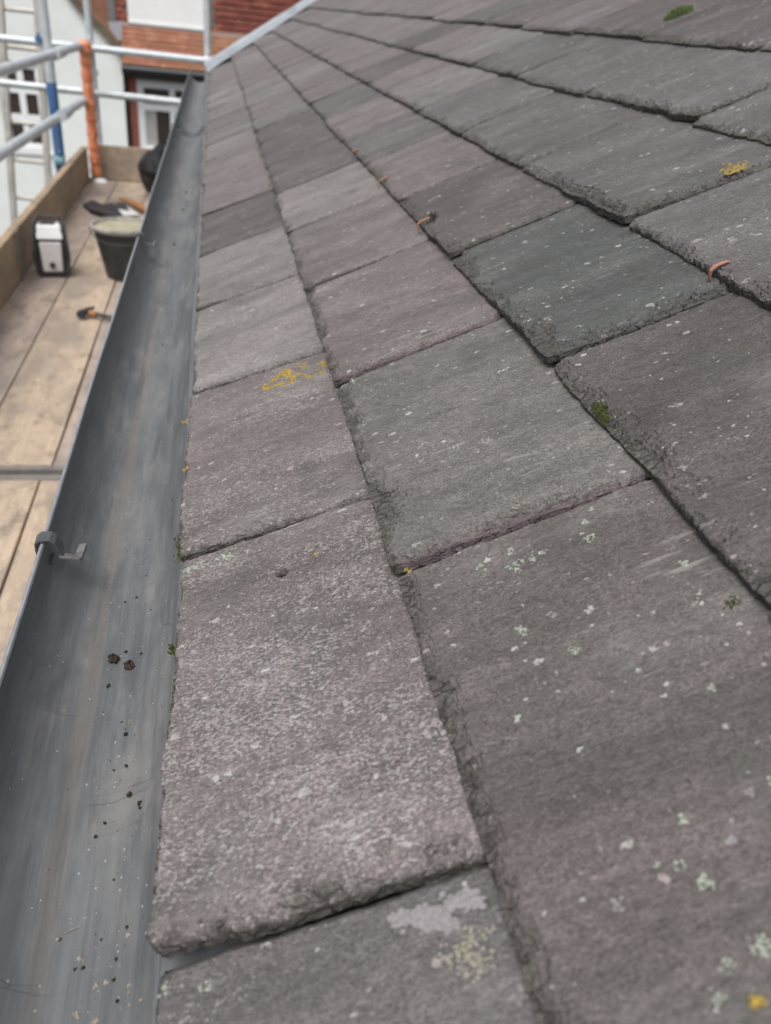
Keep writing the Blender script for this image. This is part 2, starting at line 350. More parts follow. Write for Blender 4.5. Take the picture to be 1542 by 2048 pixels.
# after this rotation local x is up the slope, y along the eaves, z off the roof
G = .17; TN = .0088; TAU = TN / G; LEN = .36
TU = [-.645, -.138, .405, .90, 1.46, 2.02, 2.55, 3.08, 3.61, 4.14, 4.67]
def vend(u): return (19.2 + 2.0 * (u / UNIT)) * UNIT
seedj = random.Random(5)
JT = {0: [(-.36, -.03), (.637, -.045), (1.625, -.097), (2.615, -.17), (3.505, -.13), (4.40, -.12), (5.33, -.12), (6.38, -.05), (7.32, -.05), (8.2, 0), (9.1, 0), (10.0, 0), (11.0, 0)],
      1: [(-.70, 0), (.27, 0), (1.238, -.005), (2.189, .012), (3.119, .0), (4.06, 0), (4.97, 0), (5.92, .03), (6.95, .03), (7.7, 0), (8.43, 0), (9.5, 0), (10.7, 0)],
      2: [(-.2, 0), (.80, 0), (1.765, .0), (2.775, .02), (3.73, .02), (4.70, 0), (5.63, 0), (6.62, 0), (7.75, 0), (8.7, 0)],
      3: [(.45, 0), (1.38, 0), (2.385, -.06), (3.40, .05), (4.38, .08), (5.40, 0), (6.44, 0), (7.35, 0), (8.3, 0)],
      4: [(1.05, 0), (2.0, 0), (2.99, .04), (4.05, .05), (5.05, 0), (6.05, 0), (7.05, 0)],
      5: [(1.6, 0), (2.55, 0), (3.5, 0), (4.57, 0), (5.58, 0), (6.58, 0)],
      6: [(2.1, 0), (3.1, 0), (4.1, 0), (5.1, 0)]}
SL_LIST = []
def tone(kind):
    base = {'m': (.113, .098, .097), 'g': (.112, .105, .100), 'd': (.055, .0575, .0565), 'p': (.140, .128, .124), 'b': (.084, .079, .079), 'l': (.126, .115, .112), 'n': (.075, .066, .064)}[kind]
    k = seedj.uniform(.92, 1.08); return tuple(c * k for c in base)
# (course, index): tone, flake density, near-edge lift in mm, thickness in mm
SPEC = {(0, 0): ('b', .25, 1.0, 9), (0, 1): ('m', .92, 11.0, 14), (0, 2): ('m', .78, 6.0, 10), (0, 3): ('p', .45, 2.0, 8), (0, 4): ('p', .4, 3.5, 8),
        (1, 1): ('n', .30, 1.0, 9), (1, 2): ('g', .15, 9.5, 12), (1, 3): ('m', .2, 6.5, 10), (1, 4): ('m', .2, 4.5, 8), (1, 5): ('p', .25, 3, 8),
        (2, 1): ('n', .35, 2.0, 9), (2, 2): ('d', .15, 8.0, 11), (2, 3): ('n', .25, 7.0, 10), (2, 4): ('m', .25, 1.5, 9),
        (3, 1): ('b', .3, 3.0, 10), (3, 2): ('b', .4, 10.5, 13), (3, 3): ('b', .35, 2.5, 9), (3, 4): ('b', .45, 4, 9),
        (4, 1): ('b', .4, 3.0, 9), (4, 2): ('b', .45, 7, 11), (4, 3): ('b', .45, 2.5, 9)}
def top_rel(S, s, v):
    """height of the slate's top over its own tail plane, before edges"""
    b = (v - S['va']) / (S['vb'] - S['va'])
    sd_ = S['seed']
    relief = fbm(s * 14 + sd_, v * 26 + sd_ * .7, 3) * .0011 + fbm(s * 60 + sd_, v * 150 + sd_, 3) * .00030
    return -TAU * s + S['r'] * (1 - b) * (1 - .72 * np.clip(s / G, 0, 1)) + relief + S['off']
def lines(fine, s_vis, total, step_hi):
    a = list(np.arange(0, s_vis, fine)); x = a[-1]; d = fine
    while x < total: d = min(d * 1.6, step_hi); x += d; a.append(min(x, total))
    return np.array(a)
def make_slate(ci, ji, u0, ja, jb):
    va, sa = ja[0] * UNIT, ja[1]; vb, sb = jb[0] * UNIT, jb[1]
    gap = seedj.uniform(.0015, .0035)
    vb -= gap
    key = (ci, ji)
    if key in SPEC: tk, dn, r, t = SPEC[key]; r *= .001; t *= .001
    else:
        tk = seedj.choice('mmmpngbl' if ci < 3 else 'mbbngb'); dn = seedj.uniform(.08, .42); r = seedj.uniform(.0012, .0048); t = seedj.uniform(.0075, .0095)
        if va > 9 * UNIT: tk = seedj.choice('mpgml')
    ul = u0 * UNIT + (seedj.uniform(-.003, .003) if key not in SPEC else 0) + (seedj.uniform(-.004, .004) if ci >= 4 else 0)
    if ci >= 3: t += .0018
    if ci == 0 and va > 2.5 * UNIT: ul += .003
    S = dict(va=va, vb=vb, u0=ul, r=r, t=t, off=(seedj.uniform(-.0008, .0008) if key not in SPEC else 0) + (.0012 if ci >= 3 else 0), seed=seedj.uniform(0, 200), ci=ci, sa=sa, sb=sb)
    dist = math.hypot(va + .15, ul * .7)
    fine = .00105 if (va < 2.7 * UNIT and ci < 4) else .0020 if va < 4.6 * UNIT else .0038 if va < 9 * UNIT else .009
    if va > 14 * UNIT: fine = .016
    if va < -.1 * UNIT: fine = .004
    A = lines(fine, G + .012, LEN, .05); B = np.linspace(0, 1, max(8, int((vb - va) / fine)))
    s, b = np.meshgrid(A, B, indexing='ij'); sd_ = S['seed']
    wd = vb - va + (sb - sa) * s
    v = va + sa * s + b * wd; dn_ = b * wd; df = (1 - b) * wd
    tail = fbm(v * 22 + sd_, v * 0 + sd_, 3) * .0026 + fbm(v * 190 + sd_, v * 0 + 3 + sd_, 3) * .0014
    if ci >= 3: tail = tail * 1.9
    R1, R2 = seedj.uniform(.003, .010), seedj.uniform(.002, .007)
    tail = tail + R1 * np.clip(1 - dn_ / R1, 0, 1) ** 2.4 * .8 + R2 * np.clip(1 - df / R2, 0, 1) ** 2.4 * .8
    u = ul + s + tail * np.clip(1 - s / .05, 0, 1)
    side = fbm(s * 30 + sd_, s * 0 + 5, 3) * .0016 + fbm(s * 200 + sd_, s * 0 + 5, 3) * .0010
    side2 = fbm(s * 30 + sd_, s * 0 + 15, 3) * .0018
    v = v + side * np.clip(1 - dn_ / .03, 0, 1) + side2 * np.clip(1 - df / .03, 0, 1)
    if va < 16 * UNIT or True: v = np.minimum(v, vend(u))
    nz = fbm(u * 95 + sd_, v * 95 + sd_, 5) * 1.5; nz2 = fbm(u * 20 + sd_ + 40, v * 20 + sd_, 3) * 1.7
    wt, wn, wf = .0105, .0060 + .35 * max(0, r - .003), .0025
    if ci == 0: wt = .0045
    if key in ((1, 2),): wt = .017; wn = .009
    if key in ((2, 2),): wt = .016; wn = .015
    if key in ((0, 1),): wn = .013
    if key in ((2, 1), (2, 3)): wt = .016
    et = 1 - s / wt + nz * .55 + nz2 * .75; en = 1 - dn_ / wn + nz * .65 + nz2 * .5; ef = 1 - df / wf + nz * .4
    et[s > wt * 2.2] = 0; en[dn_ > wn * 2.4] = 0; ef[df > wf * 2.5] = 0
    hard = np.clip(1 - np.minimum(np.minimum(s, dn_), df) / .0012, 0, 1)
    E = np.clip(np.maximum(np.maximum(et, en), np.maximum(ef, hard)), 0, 1)
    L3 = E * 3.2; fr = L3 - np.floor(L3); fr = np.clip((fr - .40) / .12, 0, 1); fr = fr * fr * (3 - 2 * fr)
    Eq = (np.floor(L3) + fr) / 3.2
    fq = L3 - np.floor(L3); groove = np.exp(-((fq - .46) / .10) ** 2) * (L3 > .3) * (hard < .2)
    w_ = top_rel(S, s, v) - Eq * t * .46 - groove * .0011
    if key == (0, 1):           # nail hole
        hu, hv = on_roof(560, 1141); d = np.hypot(u - hu, v - hv); hole = np.clip((.0042 - d) / .0008, 0, 1); w_ -= hole * .014
        E = np.maximum(E, hole * 3)
    S['E'] = True
    n0, n1 = s.shape; idx = np.arange(n0 * n1).reshape(n0, n1)
    co = np.stack([u, v, w_], -1).reshape(-1, 3)
    loop = np.concatenate([idx[0, :-1], idx[:-1, -1], idx[-1, :0:-1], idx[:0:-1, 0]])
    base_w = (-TAU * s + r * (1 - b) * (1 - .72 * np.clip(s / G, 0, 1)) + S['off']).reshape(-1)[loop]
    rings = []; cos = [co]; k = len(co); Es = [E.reshape(-1)]
    sc_ = np.concatenate([np.full(len(loop), 1.0)])
    nl = len(loop); tt = np.arange(nl)
    for q, frac in enumerate((.86, .93, 1.0)):
        c = co[loop].copy(); topw = c[:, 2].copy(); jit = fbm(c[:, 0] * 120 + q * 7, c[:, 1] * 120, 3) * .0016
        c[:, 2] = topw + (base_w - t - topw) * ((q + 1) / 3.0)
        inn = np.array([ul + G * .5, (va + vb) / 2]); dvec = c[:, :2] - inn; dvec /= np.linalg.norm(dvec, axis=1)[:, None] + 1e-9
        c[:, :2] += dvec * jit[:, None]
        cos.append(c); rings.append(np.arange(k, k + nl)); k += nl; Es.append(np.ones(nl))
    co = np.concatenate(cos); Ea = np.concatenate(Es)
    quads = np.stack([idx[:-1, :-1], idx[1:, :-1], idx[1:, 1:], idx[:-1, 1:]], -1).reshape(-1, 4)
    fs = [quads]; prev = loop
    for rg in rings:
        fs.append(np.stack([prev, np.roll(prev, -1), np.roll(rg, -1), rg], -1)); prev = rg
    quads = np.concatenate(fs)
    me = bpy.data.meshes.new('slate'); me.vertices.add(len(co)); me.vertices.foreach_set('co', co.astype(np.float32).ravel())
    nb = len(prev)
    me.loops.add(len(quads) * 4 + nb); me.loops.foreach_set('vertex_index', np.concatenate([quads.ravel(), prev[::-1]]).astype(np.int32))
    me.polygons.add(len(quads) + 1); ls = np.concatenate([np.arange(len(quads)) * 4, [len(quads) * 4]]); me.polygons.foreach_set('loop_start', ls.astype(np.int32))
    me.polygons.foreach_set('use_smooth', np.ones(len(quads) + 1, dtype=bool))
    me.update(calc_edges=True); me.validate()
    at = me.attributes.new('edge', 'FLOAT', 'POINT'); at.data.foreach_set('value', Ea.astype(np.float32))
    rw = np.zeros(len(co)); 
    if key in ((1, 2), (1, 3)):
        rawm = np.clip(1.6 - np.concatenate([dn_.reshape(-1), np.zeros(nl * 3)]) / .007, 0, 1) * (np.concatenate([s.reshape(-1), np.tile(s.reshape(-1)[loop], 3)]) > .004); rw = rawm
    at = me.attributes.new('raw', 'FLOAT', 'POINT'); at.data.foreach_set('value', rw.astype(np.float32))
    me.materials.append(SL); me.set_sharp_from_angle(angle=math.radians(42))
    o = bpy.data.objects.new('slate', me); COL.objects.link(o); o.parent = house
    cc = tone(tk); o.color = (*cc, dn)
    S['obj'] = o; S['key'] = key; SL_LIST.append(S)
    if key == (2, 2): o['label'] = 'dark green-grey slate, darkest on the roof'
    if key == (0, 1): o['label'] = 'rough pinkish-grey eaves slate with a nail hole'
    if key == (1, 2): o['label'] = 'smooth grey slate with a purple broken near edge'
    return o
for ci, u0 in enumerate(TU):
    js = list(JT.get(ci, [(2.6 + .5 * (ci % 2), 0)])); 
    while js[-1][0] * UNIT < vend(u0 * UNIT + LEN) + .02: js.append((js[-1][0] + seedj.uniform(.90, 1.02), seedj.uniform(-.03, .03)))
    for k in range(len(js) - 1):
        if js[k][0] * UNIT > vend(u0 * UNIT) - .03: break
        make_slate(ci, k, u0, js[k], js[k + 1])

def find_slate(u, v):
    best = None
    for S in SL_LIST:
        s = u - S['u0']
        if 0 <= s and S['va'] + S['sa'] * s - .002 <= v <= S['vb'] + S['sb'] * s + .006:
            if best is None or S['u0'] > best['u0']: best = S
    return best or SL_LIST[0]
def surf(S, u, v):
    return top_rel(S, np.asarray(u) - S['u0'], np.asarray(v))

# roof deck under the slates, fascia, wall, lead edge
mb = MB(); u1 = 5.2 * UNIT
mb.hexa([(-.185, -.3, -.06), (u1, -.3, -.06), (u1, vend(u1) - .06, -.06), (-.185, vend(-.185) - .06, -.06), (-.185, -.3, -.040), (u1, -.3, -.040), (u1, vend(u1) - .06, -.040), (-.185, vend(-.185) - .06, -.040)])
mb.build('roof_deck', FELT, house)
inv = Matrix.Rotation(PITCH, 4, 'Y')
def to_local(p): return inv @ (Vector(p) - Vector(ROOF0))
def part_world(mb_, name, mat, **k):
    mb_.v = [tuple(to_local(p)) for p in mb_.v]; return mb_.build(name, mat, house, **k)
EAX, EAZ = -.036, CAMZ - .39
m = MB(); m.box(-.012, -.3, EAZ - .22, .012, 6.0, EAZ - .028); part_world(m, 'fascia_board', WHITEP)
m = MB(); m.box(.05, -.3, 0, .35, 6.0, EAZ - .08); part_world(m, 'wall', WHITEW)
m = MB(); yy_ = np.linspace(-.3, 6.0, 50); vs_ = []
for y in yy_:
    q = random.uniform(-.0010, .0010) + .0050 * max(0, 1 - y / 1.3)
    vs_ += [(-.0388 + q, y, CAMZ - .4045), (-.0372 + q, y, CAMZ - .4010), (-.010, y, CAMZ - .3975), (.030, y, CAMZ - .378), (.030, y, CAMZ - .384), (-.008, y, CAMZ - .4060), (-.0368 + q, y, CAMZ - .4100)]
m.add(vs_, [(i * 7 + j, i * 7 + (j + 1) % 7, (i + 1) * 7 + (j + 1) % 7, (i + 1) * 7 + j) for i in range(49) for j in range(7)]); part_world(m, 'eaves_tray', TRAY)
# lead dressed over the far edge of the roof
mb = MB(); ul0, ul1 = -.66 * UNIT, 4.9 * UNIT; n = 14; prof = [(-.10, .002), (-.05, .006), (-.03, .030), (0, .044), (.05, .046), (.09, .034), (.10, -.02), (.10, -.10)]
vs = []
for i in range(n + 1):
    u = ul0 + (ul1 - ul0) * i / n
    for dv, ww in prof: vs.append((u, vend(u) + dv + random.uniform(-.004, .004), ww + random.uniform(-.002, .002)))
k = len(prof); mb.add(vs, [(i * k + j, (i + 1) * k + j, (i + 1) * k + j + 1, i * k + j + 1) for i in range(n) for j in range(k - 1)])
mb.build('lead_flashing', LEAD, house, smooth=True)

# copper clips hooked under the slate tails
def copper_clip(px, py, sc=1.0):
    u, v = on_roof(px, py); S = min((q for q in SL_LIST if q['va'] - .004 <= v <= q['vb'] + .004), key=lambda q: abs(q['u0'] - u)); u = S['u0']
    w0 = float(surf(S, u + .006, v)); b = .0036; m = MB()
    pts = [(-.004, -.012), (-.006, -.006), (-.0065, .000), (-.0045, .0045), (.001, .0062), (.007, .0056), (.013, .0045)]
    vs = []
    for dx, dz in pts:
        for dy in (-b * .5, b * .5):
            for e in (0, .0012): vs.append((u + dx - e * .7, v + dy + (dx + .004) * .15, w0 - .003 + dz + e * .7))
    fs = []
    for i in range(len(pts) - 1):
        o_ = i * 4
        fs += [(o_, o_ + 4, o_ + 6, o_ + 2), (o_ + 1, o_ + 3, o_ + 7, o_ + 5), (o_, o_ + 1, o_ + 5, o_ + 4), (o_ + 2, o_ + 6, o_ + 7, o_ + 3)]
    e_ = (len(pts) - 1) * 4; fs += [(0, 2, 3, 1), (e_, e_ + 1, e_ + 3, e_ + 2)]
    m.add(vs, fs); return m.build('copper_clip', COPPER, house, smooth=True)
for p in ((1478, 525), (838, 456), (753, 368), (697, 311)): copper_clip(*p)

# lichen crusts lying on the slates
def crust(px, py, rpx, n, mat, name='lichen', ratio=1.0, size=(.0008, .0022), ring=0, pts=None, h=.0007):
    uc, vc = on_roof(px, py); ux, vx = on_roof(px + rpx, py); R = math.hypot(ux - uc, vx - vc)
    S = find_slate(uc, vc); m = MB()
    k = 0
    while k < n:
        if pts:
            q = random.choice(pts); q2 = random.choice(pts); f = random.random(); a = (q[0] * f + q2[0] * (1 - f), q[1] * f + q2[1] * (1 - f)) if len(pts) == 2 else q
            u, v = on_roof(a[0] + random.gauss(0, rpx), a[1] + random.gauss(0, rpx * .6))
        else:
            t = random.uniform(0, 2 * math.pi); rr = R * (ring + (1 - ring) * math.sqrt(random.random())) * (1 + .3 * math.sin(3 * t + px))
            u = uc + rr * math.cos(t) * ratio; v = vc + rr * math.sin(t)
        k += 1
        if not (S['va'] + .001 < v < S['vb'] and u > S['u0'] + .001): 
            if find_slate(u, v) is not S: continue
        r = random.uniform(*size); w0 = float(surf(S, u, v)); nn = 7; vs = [(u, v, w0 + h)]
        for ring_, hh in ((.6, h * .9), (1, -.0003)):
            for i in range(nn):
                t = 2 * math.pi * i / nn; q = r * ring_ * random.uniform(.6, 1.25); vs.append((u + 1.4 * q * math.cos(t), v + q * math.sin(t), w0 + hh))
        fs = [(0, 1 + i, 1 + (i + 1) % nn) for i in range(nn)] + [(1 + i, 1 + nn + i, 1 + nn + (i + 1) % nn, 1 + (i + 1) % nn) for i in range(nn)]
        m.add(vs, fs)
    if m.v:
        o = m.build(name, mat, S['obj'], kind='stuff', smooth=True); return o
# yellow
crust(557, 752, 22, 230, YEL, size=(.0007, .0018), ring=.5)
crust(610, 728, 5, 130, YEL, pts=[(568, 742), (600, 722), (640, 714), (635, 730), (610, 742), (590, 738)], size=(.0006, .0014))
crust(1468, 338, 9, 120, YEL, pts=[(1455, 345), (1462, 332), (1475, 340), (1488, 328), (1470, 348)], size=(.0006, .0017))
crust(372, 840, 7, 16, YEL, size=(.0006, .0013)); crust(374, 942, 6, 14, YEL, size=(.0006, .0012))
crust(1510, 1995, 14, 18, YEL, size=(.0006, .0014)); crust(620, 1100, 6, 10, YEL, size=(.0004, .0009))
crust(815, 1138, 7, 10, YEL, size=(.0004, .0009))
# mint
for px, py, r, n_ in ((1030, 1125, 20, 34), (1060, 1108, 10, 12), (1020, 1092, 12, 14), (1175, 1063, 15, 22), (1165, 1030, 10, 12), (1180, 1003, 9, 10), (960, 1128, 12, 14), (1365, 1108, 12, 16),
                      (1145, 1293, 14, 18), (1042, 1258, 12, 16), (875, 1170, 9, 9), (1395, 1186, 9, 8), (1405, 1757, 22, 30), (1355, 1722, 18, 12), (1525, 1885, 30, 46), (1455, 1925, 22, 18),
                      (1362, 1630, 12, 10), (1310, 1722, 10, 8), (1435, 1990, 20, 12), (910, 895, 11, 12), (845, 895, 10, 8), (705, 760, 8, 8), (790, 1700, 8, 4), (408, 1973, 14, 14), (330, 1978, 14, 12),
                      (1168, 205, 14, 24), (1060, 650, 9, 10), (1160, 660, 8, 6), (880, 178, 9, 12), (915, 150, 12, 14), (1240, 880, 10, 9), (1500, 210, 10, 10), (1450, 100, 10, 10),
                      (850, 570, 14, 16), (1030, 1435, 9, 7), (1035, 1250, 8, 5), (620, 1000, 9, 9), (1270, 1330, 8, 6), (1420, 1360, 10, 8), (1540, 1545, 12, 8)):
    crust(px, py, r * .8, n_, MINT, size=(.0003, .0010))
crust(400, 1135, 5, 80, MINT, pts=[(375, 1140), (455, 1108)], size=(.0005, .0014))
# pale lilac sheets
for px, py, r, n_ in ((973, 880, 12, 26), (1232, 1805, 16, 10), (1495, 1575, 14, 10), (1460, 1672, 10, 6), (1100, 1218, 8, 5), (545, 1340, 12, 14), (583, 1352, 10, 8), (1350, 805, 9, 8), (1365, 935, 8, 8)):
    crust(px, py, r, n_, LILAC, size=(.0006, .0014), h=.0003)
crust(885, 1795, 15, 420, LILAC, pts=[(905, 1790), (860, 1815), (830, 1825), (800, 1825), (880, 1830), (925, 1785), (850, 1830)], size=(.0008, .0022), h=.0002)
crust(935, 1890, 16, 120, CREAM, pts=[(940, 1850), (925, 1880), (950, 1900), (930, 1925), (900, 1900)], size=(.0004, .0012), h=.0004)
crust(1040, 1005, 18, 18, CREAM, size=(.0003, .0009))
# mossy rims along slate tails: tiny tufts
MOSS2 = mat_lichen('edge_moss', (.040, .040, .026), (.13, .13, .085))
def clump_t(m, u, v, w0, r):
    nn = 6; vs = [(u, v, w0 + r * random.uniform(.5, 1.0))]
    for i in range(nn):
        t = 2 * math.pi * i / nn; q = r * random.uniform(.6, 1.3); vs.append((u + q * math.cos(t), v + q * math.sin(t), w0 - .0004))
    m.add(vs, [(0, 1 + i, 1 + (i + 1) % nn) for i in range(nn)])
def moss(pts, n, size=(.0008, .0022), mat=MOSS, spread=5, lift=.0005, name='moss'):
    S0 = find_slate(*on_roof(*pts[0])); m = MB()
    for i in range(n):
        f = random.random() * (len(pts) - 1); k = min(int(f), len(pts) - 2) if len(pts) > 1 else 0; f -= k
        a = pts[k]; b = pts[min(k + 1, len(pts) - 1)]; px = a[0] + (b[0] - a[0]) * f + random.gauss(0, spread); py = a[1] + (b[1] - a[1]) * f + random.gauss(0, spread * .7)
        u, v = on_roof(px, py); w0 = float(surf(S0, u, v)) - .001; r = random.uniform(*size)
        for j in range(5):
            t = random.uniform(0, 6.28); dx, dy = r * math.cos(t) * .9, r * math.sin(t) * .9; q = r * .35
            m.add([(u + q * math.cos(t + 1.6), v + q * math.sin(t + 1.6), w0), (u - q * math.cos(t + 1.6), v - q * math.sin(t + 1.6), w0), (u + dx, v + dy, w0 + .001 + r * random.uniform(.7, 1.5)), (u + dx * .2, v + dy * .2, w0 + .001 + r)], [(0, 1, 2), (0, 2, 3), (1, 3, 2)])
    return m.build(name, mat, S0['obj'], kind='stuff')
moss([(1196, 808), (1212, 845)], 130, (.0008, .0018), spread=6)
for S in SL_LIST:
    if S['va'] > 9 * UNIT or S['ci'] > 6 or S['vb'] < .2: continue
    far = S['va'] > 3 * UNIT; m = MB(); cnt = int((160 if S['ci'] in (3, 4, 5) else 70) * (.5 if far else 1))
    for i in range(cnt):
        v = random.uniform(S['va'] + .002, S['vb'] - .002)
        if float(vnoise(np.array(v * 28), np.array(S['seed']))) < .5: continue
        u = S['u0'] + abs(random.gauss(.001, .003)) + .0005; w0 = float(surf(S, u, v)) - S['t'] * .42; r = random.uniform(.0006, .0013) * (1.5 if far else 1)
        clump_t(m, u, v, w0, r)
    if m.v: m.build('moss', MOSS2, S['obj'], kind='stuff')
moss([(345, 1290), (345, 1310)], 30, (.0008, .0016), spread=4)
moss([(362, 1080), (366, 1140)], 40, (.0006, .0012), spread=4)
moss([(1450, 1190), (1470, 1175)], 40, (.0005, .001), spread=8)
moss([(505, 260), (560, 430)], 90, (.001, .002), spread=3)
moss([(870, 430), (864, 452)], 40, (.0008, .0018), mat=SOIL, spread=4)
# moss cushion lying on the upper slates
u, v = on_roof(1357, 30); S0 = find_slate(u, v); w0 = float(surf(S0, u, v)); m = MB()
P0 = Vector(ROOF0) + Vector(Uw) * u + Vector((0, 1, 0)) * v + Vector(Nw) * w0
me = empty('moss_cushion', P0, 'small bright green moss cushion lying on the upper slates near the top right', 'moss', rot=(0, -PITCH, 0))
for i in range(420):
    t = random.uniform(0, 6.28); a = math.acos(random.random()); x, y, z = .026 * math.sin(a) * math.cos(t), .013 * math.sin(a) * math.sin(t), .011 * math.cos(a); r = .0028
    m.tube((x * .8, y * .8, z * .8 - .002), (x * 1.05 + random.gauss(0, .001), y * 1.05 + random.gauss(0, .001), z * 1.1 + random.gauss(0, .001)), r * .7, 5, r * .25)
m.build('tuft', mat_plain('bright_moss', (.065, .095, .028), .9, .4, 300), me)

# ------------------------------------------------------------------ gutter
GY0, GY1 = -.25, 6.02; RIMZ = CAMZ - .410; GR = .0570; GXC = -.0925
def gut_profile(r):
    pts = []
    for i in range(33):
        t = math.pi + math.pi * i / 32; x = GXC + r * math.cos(t); z = RIMZ - .004 + (r * 1.06) * math.sin(t); pts.append((x, z))
    return pts
gut = empty('roof_gutter', (0, 0, 0), 'dark grey half-round plastic gutter full of dust streaks along the slate eaves', 'gutter')
inner = gut_profile(GR); outer = gut_profile(GR + .0024)[::-1]
rimL = [(GXC - GR - .0034, RIMZ - .002), (GXC - GR - .0036, RIMZ + .001), (GXC - GR - .0005, RIMZ + .0015)]
rimR = [(GXC + GR - .0006, RIMZ + .0060), (GXC + GR + .0026, RIMZ + .0060), (GXC + GR + .0030, RIMZ - .002)]
prof = inner + rimR + outer + rimL; ys = np.concatenate([np.linspace(GY0, 2.5, 60), np.linspace(2.6, GY1, 30)])
mb = MB(); K = len(prof); vs = []
for y in ys:
    wob = .0006 * math.sin(y * 5.1) + .0005 * math.sin(y * 11.7)
    for x, z in prof: vs.append((x + wob * (1 if x < GXC else .3), y, z + wob * .6))
mb.add(vs, [(i * K + j, i * K + (j + 1) % K, (i + 1) * K + (j + 1) % K, (i + 1) * K + j) for i in range(len(ys) - 1) for j in range(K)])
mb.build('channel', GUT, gut, smooth=True)
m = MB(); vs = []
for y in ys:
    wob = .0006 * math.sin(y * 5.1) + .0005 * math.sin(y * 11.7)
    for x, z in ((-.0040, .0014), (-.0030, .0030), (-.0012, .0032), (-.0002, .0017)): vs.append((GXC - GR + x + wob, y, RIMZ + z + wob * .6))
m.add(vs, [(i * 4 + j, i * 4 + (j + 1) % 4, (i + 1) * 4 + (j + 1) % 4, (i + 1) * 4 + j) for i in range(len(ys) - 1) for j in range(4)]); m.build('lip', mat_plain('highlight_lip', (.20, .215, .235), .4, .2, 60), gut)  # lip coloured lighter to paint in the sky highlight along the rim
def gut_hit(px, py):            # where a line of sight meets the inside of the channel
    r = ray(px, py); a = GR; b = GR * 1.06; x0, z0 = CAM[0] - GXC, CAM[2] - (RIMZ - .004)
    A = (r[0] / a) ** 2 + (r[2] / b) ** 2; B = 2 * (x0 * r[0] / a ** 2 + z0 * r[2] / b ** 2); Cc = (x0 / a) ** 2 + (z0 / b) ** 2 - 1
    D = B * B - 4 * A * Cc; t = (-B + math.sqrt(max(D, 0))) / (2 * A); p = CAM + r * t; return Vector(p)
def gut_clip(px, py):
    y = at_z(px, py, RIMZ)[1]; xl = GXC - GR; b = .0072
    pr = [(.004, -.016), (-.0045, -.020), (-.0062, -.004), (-.0062, .0030), (-.003, .0055), (.0045, .0055), (.0075, .003), (.0095, -.004), (.0125, -.009)]
    m = MB(); t = .0017; n = len(pr); vs = []
    for i, (x, z) in enumerate(pr):
        x0, z0 = pr[max(i - 1, 0)]; x1, z1 = pr[min(i + 1, n - 1)]; d = Vector((x1 - x0, z1 - z0)).normalized(); nx, nz = d.y, -d.x
        for s_ in (-b, b):
            vs.append((xl + x, y + s_, RIMZ + z)); vs.append((xl + x - nx * t, y + s_, RIMZ + z - nz * t))
    fs = []
    for i in range(n - 1):
        o_ = 4 * i; fs += [(o_, o_ + 2, o_ + 6, o_ + 4), (o_ + 1, o_ + 5, o_ + 7, o_ + 3), (o_, o_ + 4, o_ + 5, o_ + 1), (o_ + 2, o_ + 3, o_ + 7, o_ + 6)]
    e_ = 4 * (n - 1); fs += [(0, 1, 3, 2), (e_, e_ + 2, e_ + 3, e_ + 1)]
    m.add(vs, fs); c = m.build('gutter_clip', CLIP, gut, bevel=.0006)
    # hooked tongue inside the channel
    m = MB(); x0 = xl + .0115; z0 = RIMZ - .009
    m.hexa([(x0 - .001, y - .0085, z0 - .003), (x0 + .016, y - .0055, z0 - .009), (x0 + .016, y - .001, z0 - .009), (x0 - .001, y + .0, z0 - .003), (x0 - .001, y - .0085, z0), (x0 + .016, y - .0055, z0 - .0055), (x0 + .016, y - .001, z0 - .0055), (x0 - .001, y + .0, z0)])
    m.hexa([(x0 + .010, y - .003, z0 - .008), (x0 + .017, y - .003, z0 - .009), (x0 + .020, y + .010, z0 - .004), (x0 + .014, y + .010, z0 - .004), (x0 + .010, y - .003, z0 - .0050), (x0 + .017, y - .003, z0 - .0055), (x0 + .020, y + .010, z0 + .0008), (x0 + .014, y + .010, z0 + .0008)])
    m.build('tongue', mat_tongue, c, bevel=.0007)
mat_tongue = mat_plain('dusty_plastic', (.08, .08, .082), .7, .3, 200, .0005, col2=(.20, .19, .18))
gut_clip(112, 1085); gut_clip(290, 474)
gut_clip(352, 252)
# union bracket where two lengths of gutter meet
yb = gut_hit(370, 270)[1]; m = MB(); pin = gut_profile(GR - .0016); pou = gut_profile(GR + .006)[::-1]; pr = pin + [(GXC + GR + .006, RIMZ + .003)] + pou + [(GXC - GR - .006, RIMZ + .003)]
K = len(pr); vs = [(x, y, z) for y in (yb, yb + .008, yb + .12, yb + .13) for x, z in pr]
m.add(vs, [(i * K + j, i * K + (j + 1) % K, (i + 1) * K + (j + 1) % K, (i + 1) * K + j) for i in range(3) for j in range(K)] + [tuple([j, (j + 1) % K, K - 1 - 0][:0]) for j in range(0)])
m.build('union_bracket', CLIP, gut, smooth=True)
